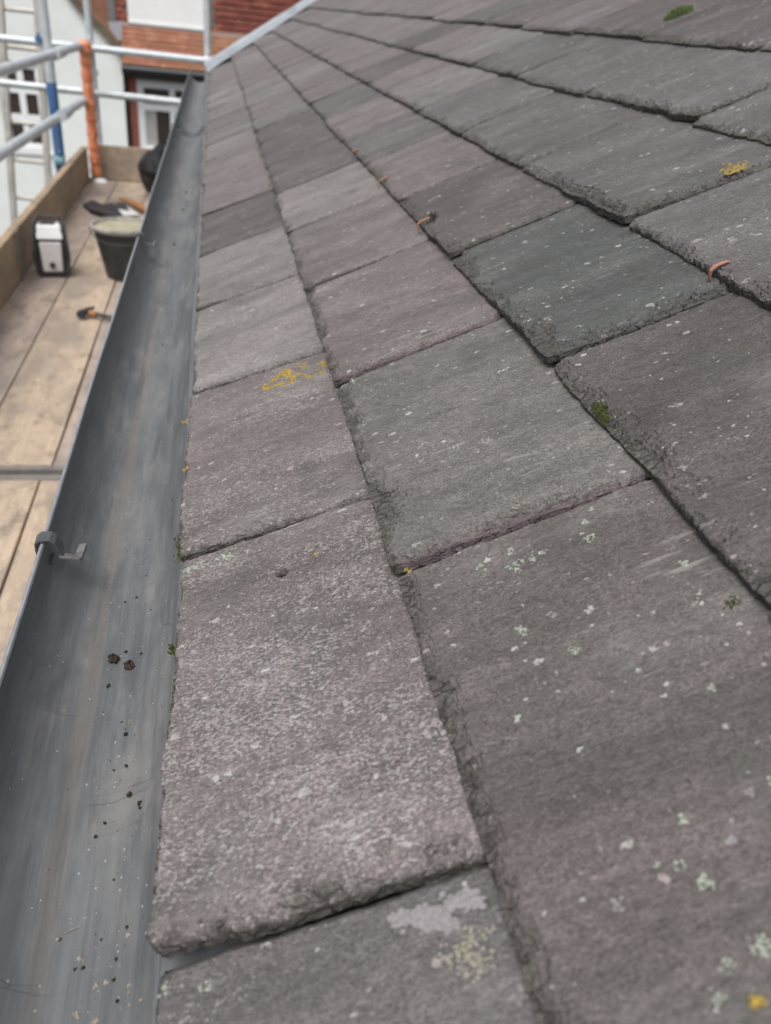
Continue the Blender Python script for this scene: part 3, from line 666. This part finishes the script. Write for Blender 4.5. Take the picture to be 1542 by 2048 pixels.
# soil clumps and crumbs lying in it
def clump(m, p, r, seed=0, flat=1.0, n=9):
    vs = []; nr = 2 * n
    for i in range(n + 1):
        a = math.pi * i / n
        for j in range(nr):
            t = 2 * math.pi * j / nr; q = r * (1 + 1.1 * (float(vnoise(np.array(a * 3.1 + seed), np.array(math.cos(t) * 2.4 + math.sin(t) * 1.7 + seed))) - .5) + random.uniform(-.16, .16))
            vs.append((p[0] + q * math.sin(a) * math.cos(t), p[1] + q * math.sin(a) * math.sin(t), p[2] + q * math.cos(a) * flat))
    m.add(vs, [(i * nr + j, (i + 1) * nr + j, (i + 1) * nr + (j + 1) % nr, i * nr + (j + 1) % nr) for i in range(n) for j in range(nr)])
for px, py, r, lab in ((228, 1321, .0042, 'larger crumbly clump of dark soil in the gutter, left of its neighbour'), (260, 1333, .0038, 'round dark soil clump in the gutter, on the slate side of its neighbour')):
    p = gut_hit(px, py); m = MB(); clump(m, (0, 0, r * .6), r, px, .85, 12)
    o = m.build('soil_clump', SOIL); o.location = p; tag(o, lab, 'soil clump', 'soil clumps in the gutter')
for nm, mat, pts in (('soil_crumbs', SOIL, [(252, 1305, .0014), (283, 1308, .0011), (218, 1372, .0015), (215, 1375, .001), (252, 1470, .0016), (243, 1446, .001), (253, 1533, .0013), (228, 1541, .0009), (260, 1590, .0019), (279, 1608, .0019), (280, 1617, .0013), (210, 1647, .0011), (191, 1675, .0012),
                      (250, 1205, .0010), (273, 1196, .0011), (300, 1080, .0008), (302, 1220, .0007), (293, 1152, .0008), (228, 1760, .0009), (255, 1855, .0012), (203, 1880, .0010), (233, 1920, .0011), (166, 1938, .0012), (150, 1940, .001), (229, 1960, .0012), (345, 1000, .0010), (120, 1880, .001), (236, 2003, .001), (343, 645, .001), (325, 690, .0012), (300, 540, .002), (372, 385, .003), (366, 420, .003), (348, 490, .003)]),
                     ('pale_grit', GRIT, [(325, 884, .0014), (300, 1075, .0009), (232, 1485, .0010), (237, 1515, .0012), (242, 1267, .0009), (328, 1276, .0008), (213, 1965, .0015), (192, 1975, .0017), (160, 1918, .0015), (168, 1923, .0012), (157, 2035, .0014), (150, 2028, .0012), (116, 1878, .0013), (190, 2045, .0018), (260, 1972, .0012), (283, 2000, .001), (250, 1700, .0010), (256, 1872, .0014), (216, 1340, .0008), (190, 1562, .0008)])):
    m = MB()
    for px, py, r in pts:
        p = gut_hit(px, py); clump(m, p + Vector((0, 0, r * .5)), r, px, .7, 5)
    for _ in range(150 if nm == 'pale_grit' else 80):
        py = random.uniform(1150, 2048); px = random.gauss(250, 45) - (py - 1500) * .08; px = min(px, 325)
        p = gut_hit(px, py); r = random.uniform(.00018, .00055) * (1.3 if nm == 'pale_grit' else 1); clump(m, p + Vector((0, 0, r * .5)), r, px, .7, 4)
    tag(m.build(nm, mat), 'loose dark soil crumbs scattered along the gutter bottom' if nm == 'soil_crumbs' else 'fine pale stone grit scattered along the gutter bottom', 'debris', kind='stuff')
m = MB(); pa = gut_hit(130, 1868); pb = gut_hit(146, 1862); pc = gut_hit(160, 1855); m.path([pa + Vector((0, 0, .001)), pb + Vector((0, 0, .002)), pc + Vector((0, 0, .001))], .00035, 6)
tag(m.build('twig', GRIT), 'short thin dry twig lying in the gutter near the bottom of the photo', 'twig')

# ------------------------------------------------------------------ scaffold deck
DZ = CAMZ - 1.2; YC = at_z(60, 945, DZ)[1]; YE = 6.45
deck = empty('scaffold_deck', (0, 0, DZ), 'timber scaffold walkway of worn boards below the gutter', 'scaffold deck')
def board(x0, x1, y0, y1, z, mat, name='board', parent=deck, hoop0=True):
    m = MB(); n = 10; yy = [y0 + (y1 - y0) * i / n for i in range(n + 1)]
    vs = []
    for y in yy:
        w1, w2, zz = random.uniform(-.0015, .0015), random.uniform(-.0015, .0015), random.uniform(-.002, .002)
        vs += [(x0 + .0025 + w1, y, z - .038), (x1 - .0025 + w2, y, z - .038), (x1 - .0025 + w2, y, z + zz), (x0 + .0025 + w1, y, z + zz)]
    fs = [(i * 4 + j, i * 4 + (j + 1) % 4, i * 4 + 4 + (j + 1) % 4, i * 4 + 4 + j) for i in range(n) for j in range(4)] + [(0, 3, 2, 1), (n * 4, n * 4 + 1, n * 4 + 2, n * 4 + 3)]
    m.add(vs, fs); o = m.build(name, mat, parent, bevel=.003)
    for ye, s_ in ((y0, 1), (y1, -1)):
        m = MB(); a, b = sorted((ye - .004 * s_, ye + .022 * s_)); m.box(x0 - .0005, a, z - .040, x1 - .0, b, z + .0045); m.build('end_hoop', HOOP, o)
    return o
XE = [-.935, -.71, -.485, -.26, -.035]
for i in range(4): board(XE[i], XE[i + 1], YC + .012 + random.uniform(0, .006), YE, 0, (BOARD, BOARD2, BOARD, BOARD)[i])
xn = at_z(40, 1070, DZ)[0]
for x in np.arange(xn - .225 * 2, -.02, .225): board(x, x + .225, -1.6, YC - .012 - random.uniform(0, .006), -.004, (BOARD, BOARD2)[int(abs(x) * 10) % 2])
# toe boards
toe = empty('toe_board', (0, 0, DZ), 'long timber toe board standing along the outer edge of the deck', 'toe board')
m = MB(); m.hexa([(-.938, -1.6, .005), (-.9, -1.6, .005), (-.9, 3.92, .005), (-.938, 3.92, .005), (-.938, -1.6, .225), (-.9, -1.6, .225), (-.9, 3.92, .225), (-.938, 3.92, .225)]); m.build('board', TOE, toe, bevel=.003)
m = MB(); m.hexa([(-.938, 3.93, .005), (-.9, 3.93, .005), (-.9, 6.40, .005), (-.938, 6.40, .005), (-.938, 3.93, .225), (-.9, 3.93, .225), (-.9, 6.40, .225), (-.938, 6.40, .225)]); m.build('board', TOE, toe, bevel=.003)
m = MB(); m.box(-.899, 3.90, .0, -.893, 3.95, .226); m.build('end_hoop', HOOP, toe)
toe2 = empty('end_toe_board', (0, 6.42, DZ), 'pale plywood toe board closing the far end of the deck', 'toe board')
m = MB(); m.box(-.89, 0, .004, -.02, .03, .235); m.build('board', BOARD2, toe2, bevel=.003)

# ------------------------------------------------------------------ scaffold tubes
TR = .0242
def tube_thing(name, a, b, label, mat=GALV, r=TR, cat='scaffold tube', extra=()):
    a = Vector(a); b = Vector(b); t = empty(name, a, label, cat, 'scaffold tubes')
    MB().tube((0, 0, 0), b - a, r, 20).build('tube', mat, t, smooth=True)
    return t
def coupler(parent, p, mat=GALV, axis=(1, 0, 0), sc=1.0):
    p = Vector(p) - parent.location; m = MB(); ax = Vector(axis); m.tube(p - ax * .026 * sc, p + ax * .026 * sc, .033 * sc, 16)
    o = m.build('coupler', mat, parent, bevel=.004)
    m = MB(); q = p + Vector((.0, -.04, .03)) * sc; m.tube(p + Vector((0, 0, .02)), q + Vector((.01, 0, .03)) * sc, .007, 8); m.build('bolt', mat, o)
    return o
YT = 6.52
def tz(px, py, y): return at_depth(px, py, y)
# guard rails along the outer edge
XR = -.90
a = at_depth(-40, 153, 4.0); b = at_depth(172, 87, YT); A0 = Vector((XR - .03, 3.2, 0)); 
ru = at_depth(0, 141, 4.30); re = at_depth(168, 89, 6.5)
def through(px1, py1, y1, px2, py2, y2, ext0=0, ext1=0):
    p = Vector(at_depth(px1, py1, y1)); q = Vector(at_depth(px2, py2, y2)); d = (q - p).normalized(); return p - d * ext0, q + d * ext1
a, b = through(0, 141, 4.15, 168, 89, 6.5, 2.6, .06); ur = tube_thing('guard_rail', a, b, 'upper galvanised guard rail running from the left edge to the orange sleeve')
MB().tube(Vector(at_depth(108, 109, 5.35)) - a, Vector(at_depth(124, 103, 5.6)) - a, .031, 18).build('sleeve_joint', GALV, ur, smooth=True)
a, b = through(0, 309, 3.95, 172, 199, 6.4, 2.4, .03); lr = tube_thing('guard_rail', a, b, 'lower galvanised guard rail passing in front of the blue post')
MB().tube(Vector(at_depth(122, 232, 5.25)) - a, Vector(at_depth(136, 223, 5.5)) - a, .031, 18).build('sleeve_joint', GALV, lr, smooth=True)
# transoms across the far end
a, b = through(0, 76, YT + .05, 416, 122, YT + .05, .8, .02); t1 = tube_thing('transom_tube', a, b, 'upper galvanised cross tube at the far end of the deck'); coupler(t1, at_depth(416, 122, YT + .05)); coupler(t1, at_depth(178, 95, YT + .06))
a, b = through(0, 165, YT + .05, 365, 205, YT + .05, .8, .12); t2 = tube_thing('transom_tube', a, b, 'lower galvanised cross tube in front of the far white window')
# standards
def standard(px0, py0, px1, py1, y, label, mat=GALV, ztop=None, r=TR):
    p = Vector(at_depth(px1, py1, y)); q = Vector(at_depth(px0, py0, y)); x = (p.x + q.x) / 2
    t = tube_thing('scaffold_post', (x, y, 0.02), (x, y, ztop or CAMZ + 1.6), label, mat, r); 
    MB().box(-.075, -.075, -.015, .075, .075, 0).build('base_plate', GALV, t); return t, x
YB = float(at_x(122, 372, -.985)[1])
st_b, xb = standard(88, 0, 122, 372, YB, 'galvanised scaffold post with a blue painted lower length, left of the orange sleeve', r=.030)
zt = at_depth(104, 172, YB)[2]; MB().tube((0, 0, DZ - .6), (0, 0, zt), .0315, 20).build('blue_length', BLUEP, st_b, smooth=True)
coupler(st_b, (xb, YB - .02, DZ + .235), TEAL, (1, 0, 0), 1.1); coupler(st_b, (xb - .04, YB - .02, at_depth(72, 78, YB)[2]), BLUEP, (0, 1, 0), .6)
st_c, xc = standard(177, 0, 196, 302, YT + .12, 'galvanised scaffold post standing right behind the orange sleeve'); coupler(st_c, at_depth(200, 303, YT + .08), GALV); coupler(st_c, at_depth(190, 146, YT + .12), GALV, (0, 1, 0), .7); coupler(st_c, at_depth(196, 262, YT + .12), GALV, (0, 1, 0), .7)
st_d, xd = standard(413, 0, 416, 128, YT + .12, 'galvanised scaffold post beside the far end of the slate roof'); coupler(st_d, at_depth(416, 128, YT + .1), GALV)
# orange sleeve
p1 = Vector(at_depth(171, 84, 6.35)); p0 = Vector(at_depth(190, 350, 6.35)); p0.z = max(p0.z, DZ + .005); xo = (p0.x + p1.x) / 2
org = empty('orange_post_sleeve', (xo, 6.35, p0.z), 'orange plastic protective sleeve around the corner post', 'post sleeve'); hh = p1.z - p0.z
m = MB(); pr = []
for i in range(28): t = i / 27; pr.append((.036 + .004 * math.sin(t * 60), hh * t))
m.lathe(pr, n=8, close=True); m.build('sleeve', ORANGE, org); m = MB(); m.lathe([(.047, hh - .06), (.047, hh - .01), (.03, hh + .01)], n=12, close=True); m.build('collar', ORANGE, org)
for i in range(5): m = MB(); z = hh * (.12 + .19 * i); m.tube((0, -.037, z), (0, -.042, z), .014, 4); m.build('diamond_highlight', mat_plain('pale_orange', (.70, .30, .18), .5), org)  # paler raised diamonds, the sleeve's highlights put into the colour
m = MB(); m.lathe([(.05, 0), (.05, .03), (.03, .045)], n=16, close=True); o = m.build('base_cap', WHITEP, org); o.location = (.03, -.05, -.06)
# left end of the rail, close to the frame edge
lf = at_x(8, 497, -.96); t = tube_thing('tube_stub', (-.99, lf[1], lf[2]), (-.93, lf[1] + .0, lf[2]), 'short galvanised tube end clamped on the toe board at the left edge'); coupler(t, (-.955, lf[1], lf[2]))

# ladder beyond the toe board
LY = 7.3
lad = empty('ladder', at_depth(60, 420, LY), 'pale weathered ladder standing left of the blue post', 'ladder'); L0 = lad.location
def lp(px, py, y=LY): return Vector(at_depth(px, py, y)) - L0
for p, q in (((-4, -60), (32, 500)), ((71, -40), (104, 470))):
    a_, b_ = lp(*p), lp(*q); d_ = b_ - a_; b_ = b_ + d_ * 1.2; m = MB(); x_ = Vector((.022, 0, 0)); y_ = Vector((0, .035, 0)); m.hexa([b_ - x_ - y_, b_ + x_ - y_, b_ + x_ + y_, b_ - x_ + y_, a_ - x_ - y_, a_ + x_ - y_, a_ + x_ + y_, a_ - x_ + y_]); m.build('rail', LADDERM, lad, bevel=.003)
for i in range(16):
    y_ = 20 + 75.5 * i; xl_, xr_ = -4 + 36 * (y_ + 60) / 560, 71 + 33 * (y_ + 40) / 510
    MB().tube(lp(xl_, y_ - 4), lp(xr_, y_ + 4), .017, 10).build('rung', LADDERM, lad, smooth=True)
# ------------------------------------------------------------------ things on the deck
# site radio
p = Vector(at_z(110, 549, DZ)); radio = empty('site_radio', p, 'grey and black box-shaped site radio standing against the toe board', 'radio'); radio.rotation_euler = (0, 0, .12); radio.scale = (.78, .78, .84)
W_, D_, H_ = .085, .07, .305
MB().box(-W_, -D_, .012, W_, D_, H_ - .03).build('body', DKGREY, radio, bevel=.02, seg=3)
m = MB(); m.hexa([(-.055, -D_ - .012, .035), (.055, -D_ - .012, .035), (.055, -D_ + .01, .035), (-.055, -D_ + .01, .035), (-.062, -D_ - .012, .20), (.062, -D_ - .012, .20), (.062, -D_ + .01, .20), (-.062, -D_ + .01, .20)]); fp = m.build('front_panel', GREYW, radio, bevel=.008)
MB().tube((0, -D_ - .012, .075), (0, -D_ - .024, .075), .017, 20).build('dial', DKGREY, fp, smooth=True)
m = MB(); m.hexa([(-.074, -D_ - .014, .215), (.074, -D_ - .014, .215), (.074, D_ - .02, .215), (-.074, D_ - .02, .215), (-.066, -D_ + .008, H_ - .018), (.066, -D_ + .008, H_ - .018), (.066, D_ - .03, H_ - .018), (-.066, D_ - .03, H_ - .018)]); tc = m.build('top_cover', WHITEP, radio, bevel=.008)
MB().box(-.045, -D_ + .03, H_ - .020, .035, .02, H_ - .012).build('display', DKGREY, tc)
for s_ in (-1, 1): MB().path([(s_ * .084, -D_ + .0, .02), (s_ * .096, -D_, .12), (s_ * .088, -D_, .22), (s_ * .083, -D_ + .02, H_ - .02), (s_ * .06, 0, H_)], .011, 8).build('bumper', DKGREY, radio, smooth=True)
MB().path([(-.07, .01, H_ - .03), (-.06, .01, H_ + .012), (.06, .01, H_ + .012), (.07, .01, H_ - .03)], .009, 8).build('handle', DKGREY, radio, smooth=True)
MB().box(-.08, -.07, 0, .08, .07, .016).build('foot', DKGREY, radio, bevel=.004)
# bucket
p = Vector(at_z(254, 553, DZ)) ; bk = empty('bucket', p, 'black builder\'s bucket with a pale mortar-caked rim beside the gutter', 'bucket'); bk.scale = (.93, .93, .90)
m = MB(); m.lathe([(.001, .004), (.098, 0), (.102, .01), (.150, .265), (.152, .268), (.146, .270), (.097, .014), (.001, .012)], n=48); m.build('shell', DKGREY, bk, smooth=True)
m = MB(); m.lathe([(.150, .252), (.160, .258), (.163, .272), (.156, .280), (.147, .276), (.144, .262)], n=48); m.build('rim', mat_plain('caked_rim', (.30, .29, .26), .85, .3, 40, .001, col2=(.10, .10, .09)), bk, smooth=True)
m = MB(); m.lathe([(.0, .10), (.06, .098), (.108, .112), (.124, .17), (.1435, .262)][::-1], n=48); m.build('mortar_lining', MORT_IN, bk, smooth=True)
pts = [(.163 * math.cos(t), .163 * math.sin(t) - .0, .262 - .02 * math.sin((t - math.pi) )) for t in np.linspace(math.pi * 1.02, math.pi * 1.98, 18)]
m = MB(); m.path([(x, y - .012, z - .03 * math.sin(i / 17 * math.pi)) for i, (x, y, z) in enumerate(pts)], .003, 6); m.build('handle', DKGREY, bk, smooth=True)
# hammer
p = Vector(at_z(172, 628, DZ + .015)); ham = empty('hammer', p, 'small hammer with a dark shaft lying on the pale boards', 'hammer')
q = Vector(at_z(262, 645, DZ + .015)) - p; q.normalize(); n_ = Vector((-q.y, q.x, 0)); m = MB(); m.path([(0, 0, .008), q * .12 + Vector((0, 0, .006)), q * .27 + Vector((0, 0, .006))], [.009, .009, .014], 10); m.build('shaft', DKGREY, ham, smooth=True)
MB().tube(q * .02 + Vector((0, 0, .008)), q * .05 + Vector((0, 0, .008)), .0125, 12).build('ferrule', WOODH, ham, smooth=True)
m = MB(); m.tube(-n_ * .045 + Vector((0, 0, .01)), -n_ * .02 + Vector((0, 0, .01)), .017, 14); m.tube(-n_ * .02 + Vector((0, 0, .01)), n_ * .02 + Vector((0, 0, .01)), .014, 10); m.tube(n_ * .02 + Vector((0, 0, .01)), n_ * .065 + Vector((0, 0, .012)), .014, 10, .004); m.build('head', mat_plain('dark_steel', (.06, .065, .07), .4, .2, 30, 0, .6), ham, smooth=True)
# black tray lying flat
def zpt(px, py, h=0): return Vector(at_z(px, py, DZ + h))
out = [(166, 414), (186, 409), (205, 413), (235, 408), (252, 418), (261, 428), (240, 436), (208, 437), (180, 428)]
c0 = zpt(212, 423); tr = empty('rubber_mat', c0, 'flat black rubber sheet lying on the deck behind the bucket', 'sheet')
m = MB(); base = [zpt(*q) - c0 for q in out]; n = len(base)
vs = [b_ + Vector((0, 0, .004)) for b_ in base] + [b_ * .97 + Vector((0, 0, .022 + .012 * math.sin(i * 1.9))) for i, b_ in enumerate(base)] + [Vector((0, 0, .016))]
m.add(vs, [(i, (i + 1) % n, n + (i + 1) % n, n + i) for i in range(n)] + [(n + i, n + (i + 1) % n, 2 * n) for i in range(n)]); m.build('sheet', BLACK, tr)
# hand brush
a_ = zpt(240, 398, .02); b_ = zpt(296, 424, .03); hb = empty('hand_brush', a_, 'brown wooden-handled hand tool with a grey blade lying behind the bucket', 'hand tool'); d_ = b_ - a_
MB().path([(0, 0, .0), d_ * .4 + Vector((0, 0, .012)), d_ * .7 + Vector((0, 0, .012)), d_], [.010, .016, .022, .012], 10).build('handle', WOODH, hb, smooth=True)
e_ = zpt(262, 432, .012) - a_; f_ = zpt(238, 410, .012) - a_; m = MB(); s_ = (e_ - f_).normalized().cross(Vector((0, 0, 1))) * .05; m.hexa([f_ - s_ * .6, e_ - s_, e_ + s_, f_ + s_ * .6, f_ - s_ * .6 + Vector((0, 0, .008)), e_ - s_ + Vector((0, 0, .008)), e_ + s_ + Vector((0, 0, .008)), f_ + s_ * .6 + Vector((0, 0, .008))]); m.build('blade', GREYW, hb)
# black sack
c0 = zpt(332, 396); sk = empty('black_sack', c0 , 'crumpled shiny black plastic sack at the far end of the deck beside the gutter', 'sack')
m = MB(); n, nr = 14, 28; vs = []
for i in range(n + 1):
    a = math.pi * i / n
    for j in range(nr):
        t = 2 * math.pi * j / nr; q = 1 + .30 * float(fbm(np.array(a * 2.3 + 3), np.array(2.5 * math.cos(t) + 1.9 * math.sin(t) + 9), 3)) + random.uniform(-.03, .03)
        vs.append((.17 * q * math.sin(a) * math.cos(t), .24 * q * math.sin(a) * math.sin(t), max(0.004, .16 + .175 * q * math.cos(a))))
m.add(vs, [(i * nr + j, (i + 1) * nr + j, (i + 1) * nr + (j + 1) % nr, i * nr + (j + 1) % nr) for i in range(n) for j in range(nr)]); m.build('sack_body', mat_plain('glossy_black', (.007, .007, .008), .35, .2, 20, .01, 0, .3), sk, smooth=False)

# ------------------------------------------------------------------ houses across the way
BY = 14.0
def bp(px, py, y=BY): return Vector(at_depth(px, py, y))
# white rendered gable house
wh = empty('white_house', (-4, BY, 0), 'white rendered gable house with a swept verge and small-paned windows', 'house'); W0 = wh.location
cor = bp(249, 200); xr = cor.x; vt = [bp(246, 108), bp(226, 84), bp(205, 58), bp(180, 34), bp(150, 2), bp(110, -55), bp(70, -120)]
zb = 0
poly = [Vector((-9.5, BY, 0)), Vector((xr, BY, 0)), Vector((xr, BY, vt[0].z))] + vt[1:] + [Vector((vt[-1].x, BY, vt[-1].z)), Vector((-9.5, BY, vt[-1].z - 3.0))]
# window openings in the left wall: build the wall as strips round them
winx0, winx1 = bp(3, 220).x, bp(91, 220).x; winz1, winz0 = bp(45, 122).z, bp(45, 300).z
m = MB(); TH = Vector((0, .28, 0)); topL = vt[-1]
def wallquad(m, a, b, c, d): m.quadbox([a, b, c, d], TH)
def topz(x):
    pts = sorted([(q.x, q.z) for q in vt] + [(-9.5, vt[-1].z - 3.0)]); return float(np.interp(x, [q[0] for q in pts], [q[1] for q in pts]))
def vcol(m, x0, x1, z0, z1=None):
    xs = sorted({x0, x1} | {q.x for q in vt if x0 < q.x < x1})
    for a_, b_ in zip(xs[:-1], xs[1:]):
        za, zb_ = (z1, z1) if z1 is not None else (topz(a_), topz(b_))
        m.hexa([(a_, BY, z0), (b_, BY, z0), (b_, BY + .28, z0), (a_, BY + .28, z0), (a_, BY, za), (b_, BY, zb_), (b_, BY + .28, zb_), (a_, BY + .28, za)])
vcol(m, -9.5, winx0, 0); vcol(m, winx0, winx1, 0, winz0); vcol(m, winx0, winx1, winz1); vcol(m, winx1, xr, 0)
m.box(xr - .28, BY + .28, 0, xr, BY + 6, vt[0].z - .02)
m.v = [tuple(Vector(v_) - W0) for v_ in m.v]; m.build('wall', WHITEW, wh)
m = MB()
for a_, b_ in zip(vt[:-1], vt[1:]):
    m.hexa([a_ + Vector((-.01, -.05, -.05)), b_ + Vector((-.01, -.05, -.05)), b_ + Vector((-.01, 6, -.05)), a_ + Vector((-.01, 6, -.05)), a_ + Vector((.045, -.05, .04)), b_ + Vector((.045, -.05, .04)), b_ + Vector((.045, 6, .04)), a_ + Vector((.045, 6, .04))])
m.v = [tuple(Vector(v_) - W0) for v_ in m.v]; m.build('roof', TILE1, wh)
m = MB()
for a_, b_ in zip(vt[:-1], vt[1:]): m.quadbox([a_ + Vector((-.02, -.07, -.05)), b_ + Vector((-.02, -.07, -.05)), b_ + Vector((.04, -.07, .045)), a_ + Vector((.04, -.07, .045))], (0, .018, 0))
m.v = [tuple(Vector(v_) - W0) for v_ in m.v]; m.build('verge', mat_plain('mossy_verge', (.12, .10, .07), .9, .3, 8, 0, 0, .3, (.10, .09, .05)), wh)
def window(parent, x0, x1, z0, z1, y, nx, splits, cur=None):
    O = parent.location; m = MB(); f = .055
    m.box(x0, y - .03, z0, x0 + f, y + .06, z1); m.box(x1 - f, y - .03, z0, x1, y + .06, z1); m.box(x0 + f, y - .03, z1 - f, x1 - f, y + .06, z1); m.box(x0 + f, y - .03, z0, x1 - f, y + .06, z0 + f)
    m.v = [tuple(Vector(v_) - O) for v_ in m.v]; fr = m.build('window', WHITEP, parent)
    m = MB(); m.box(x0 - .05, y - .09, z0 - .05, x1 + .05, y + .02, z0); m.v = [tuple(Vector(v_) - O) for v_ in m.v]; m.build('sill', WHITEP, fr)
    xs = np.linspace(x0 + f, x1 - f, nx + 1); zs = [z0 + f] + [z0 + f + (z1 - z0 - 2 * f) * q for q in splits] + [z1 - f]
    for i in range(nx):
        for j in range(len(zs) - 1):
            a0, a1, c0_, c1 = xs[i], xs[i + 1], zs[j], zs[j + 1]; s_ = .045; m = MB()
            m.box(a0, y - .015, c0_, a0 + s_, y + .04, c1); m.box(a1 - s_, y - .015, c0_, a1, y + .04, c1); m.box(a0 + s_, y - .015, c1 - s_, a1 - s_, y + .04, c1); m.box(a0 + s_, y - .015, c0_, a1 - s_, y + .04, c0_ + s_)
            m.v = [tuple(Vector(v_) - O) for v_ in m.v]; m.build('casement', WHITEP, fr)
            m = MB(); m.box(a0 + s_, y + .012, c0_ + s_, a1 - s_, y + .018, c1 - s_); m.v = [tuple(Vector(v_) - O) for v_ in m.v]; m.build('pane', GLASS, fr)
            if cur and j == 0:
                m = MB(); n_c = 6; w_c = (a1 - a0 - 2 * s_) * cur
                for q in range(n_c): m.box(a0 + s_ + w_c * q / n_c, y + .004 + .003 * (q % 2), c0_ + s_, a0 + s_ + w_c * (q + 1) / n_c, y + .010 + .002 * (q % 2), c1 - s_)
                m.v = [tuple(Vector(v_) - O) for v_ in m.v]; m.build('curtain', CURTAIN, fr)
    return fr
zmid = (bp(50, 190).z - winz0) / (winz1 - winz0)
window(wh, winx0, winx1, winz0, winz1, BY + .06, 2, [.36, .70])
# tiled range with the dormer
rg = empty('red_brick_house', (0, BY, 0), 'red brick house with orange-brown tiled roof and a tile-hung dormer', 'house'); R0 = rg.location
eL, eR = bp(246, 119), bp(396, 152); EZ = (eL.z + eR.z) / 2; XL = xr + .01; XRR = 3.8
def add(m, name, mat, parent=rg, **k):
    m.v = [tuple(Vector(v_) - R0) for v_ in m.v]; return m.build(name, mat, parent, **k)
wx0, wx1 = bp(275, 230).x, bp(275, 230).x + 1.06; wz1, wz0 = bp(320, 165).z, bp(310, 308).z; WY = BY + .10
m = MB(); m.box(XL, WY + .012, 0, wx0, WY + .25, EZ); m.box(wx1, WY + .012, 0, XRR, WY + .25, EZ); m.box(wx0, WY + .012, 0, wx1, WY + .25, wz0); m.box(wx0, WY + .012, wz1, wx1, WY + .25, EZ); add(m, 'wall', MORTAR)
# bricks of the strip that can be seen
m = MB(); z = wz0 - 1.0; row = 0
while z < EZ - .08:
    x = XL - (.11 if row % 2 else 0)
    while x < wx0:
        a_, b_ = max(x, XL), min(x + .215, wx0)
        if b_ - a_ > .03: m.box(a_, WY, z, b_ - .0, WY + .02, z + .065)
        x += .225
    z += .075; row += 1
add(m, 'brickwork', BRICK, kind='stuff')
window(rg, wx0, wx1, wz0, wz1, WY + .05, 2, [.66], cur=.45)
RP = math.radians(47); cs, sn = math.cos(RP), math.sin(RP); y_e = BY - .12
m = MB(); rows = 54; g_ = .086
for r_ in range(rows):
    s0 = g_ * r_; x = XL - (.055 if r_ % 2 else 0)
    while x < XRR:
        a_, b_ = max(x + .003, XL), min(x + .107, XRR); x += .110
        if b_ - a_ < .02: continue
        h1 = .034 + random.uniform(-.004, .004); s1 = s0 + g_ + .02
        p_ = [(a_, s0, h1 - .013), (b_, s0, h1 - .013), (b_, s1, .010), (a_, s1, .010), (a_, s0, h1), (b_, s0, h1), (b_, s1, .018), (a_, s1, .018)]
        m.hexa([(X_, y_e + S_ * cs - H_2 * sn, EZ + S_ * sn + H_2 * cs) for X_, S_, H_2 in p_])
rt = add(m, 'roof_tiles', TILE1, kind='stuff')
m = MB(); L_ = rows * g_; m.hexa([(XL, y_e, EZ - .05), (XRR, y_e, EZ - .05), (XRR, y_e + L_ * cs, EZ + L_ * sn - .05), (XL, y_e + L_ * cs, EZ + L_ * sn - .05), (XL, y_e, EZ + .005), (XRR, y_e, EZ + .005), (XRR, y_e + L_ * cs, EZ + L_ * sn + .005), (XL, y_e + L_ * cs, EZ + L_ * sn + .005)]); add(m, 'roof_deck', FELT)
m = MB(); m.box(XL, y_e + .0, EZ - .14, XRR, y_e + .03, EZ - .052); m.box(XL, y_e + .03, EZ - .14, XRR, WY, EZ - .12); add(m, 'soffit', BLACK)
gm = MB(); gm.tube((XL, y_e - .06, EZ - .045), (XRR, y_e - .06, EZ - .045), .055, 16); add(gm, 'gutter', BLACK, smooth=True)
gm = MB(); gm.tube((XL + .025, WY - .04, 0), (XL + .025, WY - .04, EZ - .1), .022, 14); add(gm, 'downpipe', BLACK, smooth=True)
# dormer
dy = 14.38; dx0 = bp(232, 40, dy).x; dx1 = dx0 + 4.2; dz0 = bp(330, 58, dy).z; dz1 = dz0 + 2.6
m = MB(); m.box(dx0, dy, dz0 - .5, dx1, dy + 3, dz1); add(m, 'dormer_wall', MORTAR)
px0, px1 = bp(256, 20, dy).x, bp(419, 20, dy).x; pz0 = bp(330, 48, dy).z
m = MB(); z = dz0; row = 0
while z < dz1:
    x = dx0 - (.055 if row % 2 else 0)
    while x < dx1:
        a_, b_ = max(x + .003, dx0), min(x + .107, dx1); x += .110
        if b_ - a_ < .02 or (b_ > px0 and a_ < px1 and z > pz0 - .05): continue
        k_ = random.uniform(-.003, .003)
        m.hexa([(a_, dy - .034 + k_, z), (b_, dy - .034 + k_, z), (b_, dy - .020 + k_, z), (a_, dy - .020 + k_, z), (a_, dy - .016, z + .098), (b_, dy - .016, z + .098), (b_, dy - .002, z + .098), (a_, dy - .002, z + .098)])
    z += .084; row += 1
add(m, 'hanging_tiles', TILE2, kind='stuff')
m = MB(); m.box(px0, dy - .06, pz0, px1, dy - .02, dz1); wp = add(m, 'white_panel', WHITEP)
m = MB(); m.box(px0 - .0, dy - .075, pz0 - .035, px1, dy - .0, pz0); add(m, 'panel_sill', WHITEP)
m = MB(); m.quadbox([(dx0 - .10, dy - .22, dz0 - .20), (dx1, dy - .22, dz0 - .20), (dx1, dy - .038, dz0 + .04), (dx0 - .10, dy - .038, dz0 + .04)], (0, .006, -.006)); m.box(dx0 - .10, dy - .05, dz0 - .1, dx0 + .0, dy + .4, dz1); add(m, 'lead_flashing', mat_plain('dark_lead', (.13, .135, .155), .6, .15, 10))
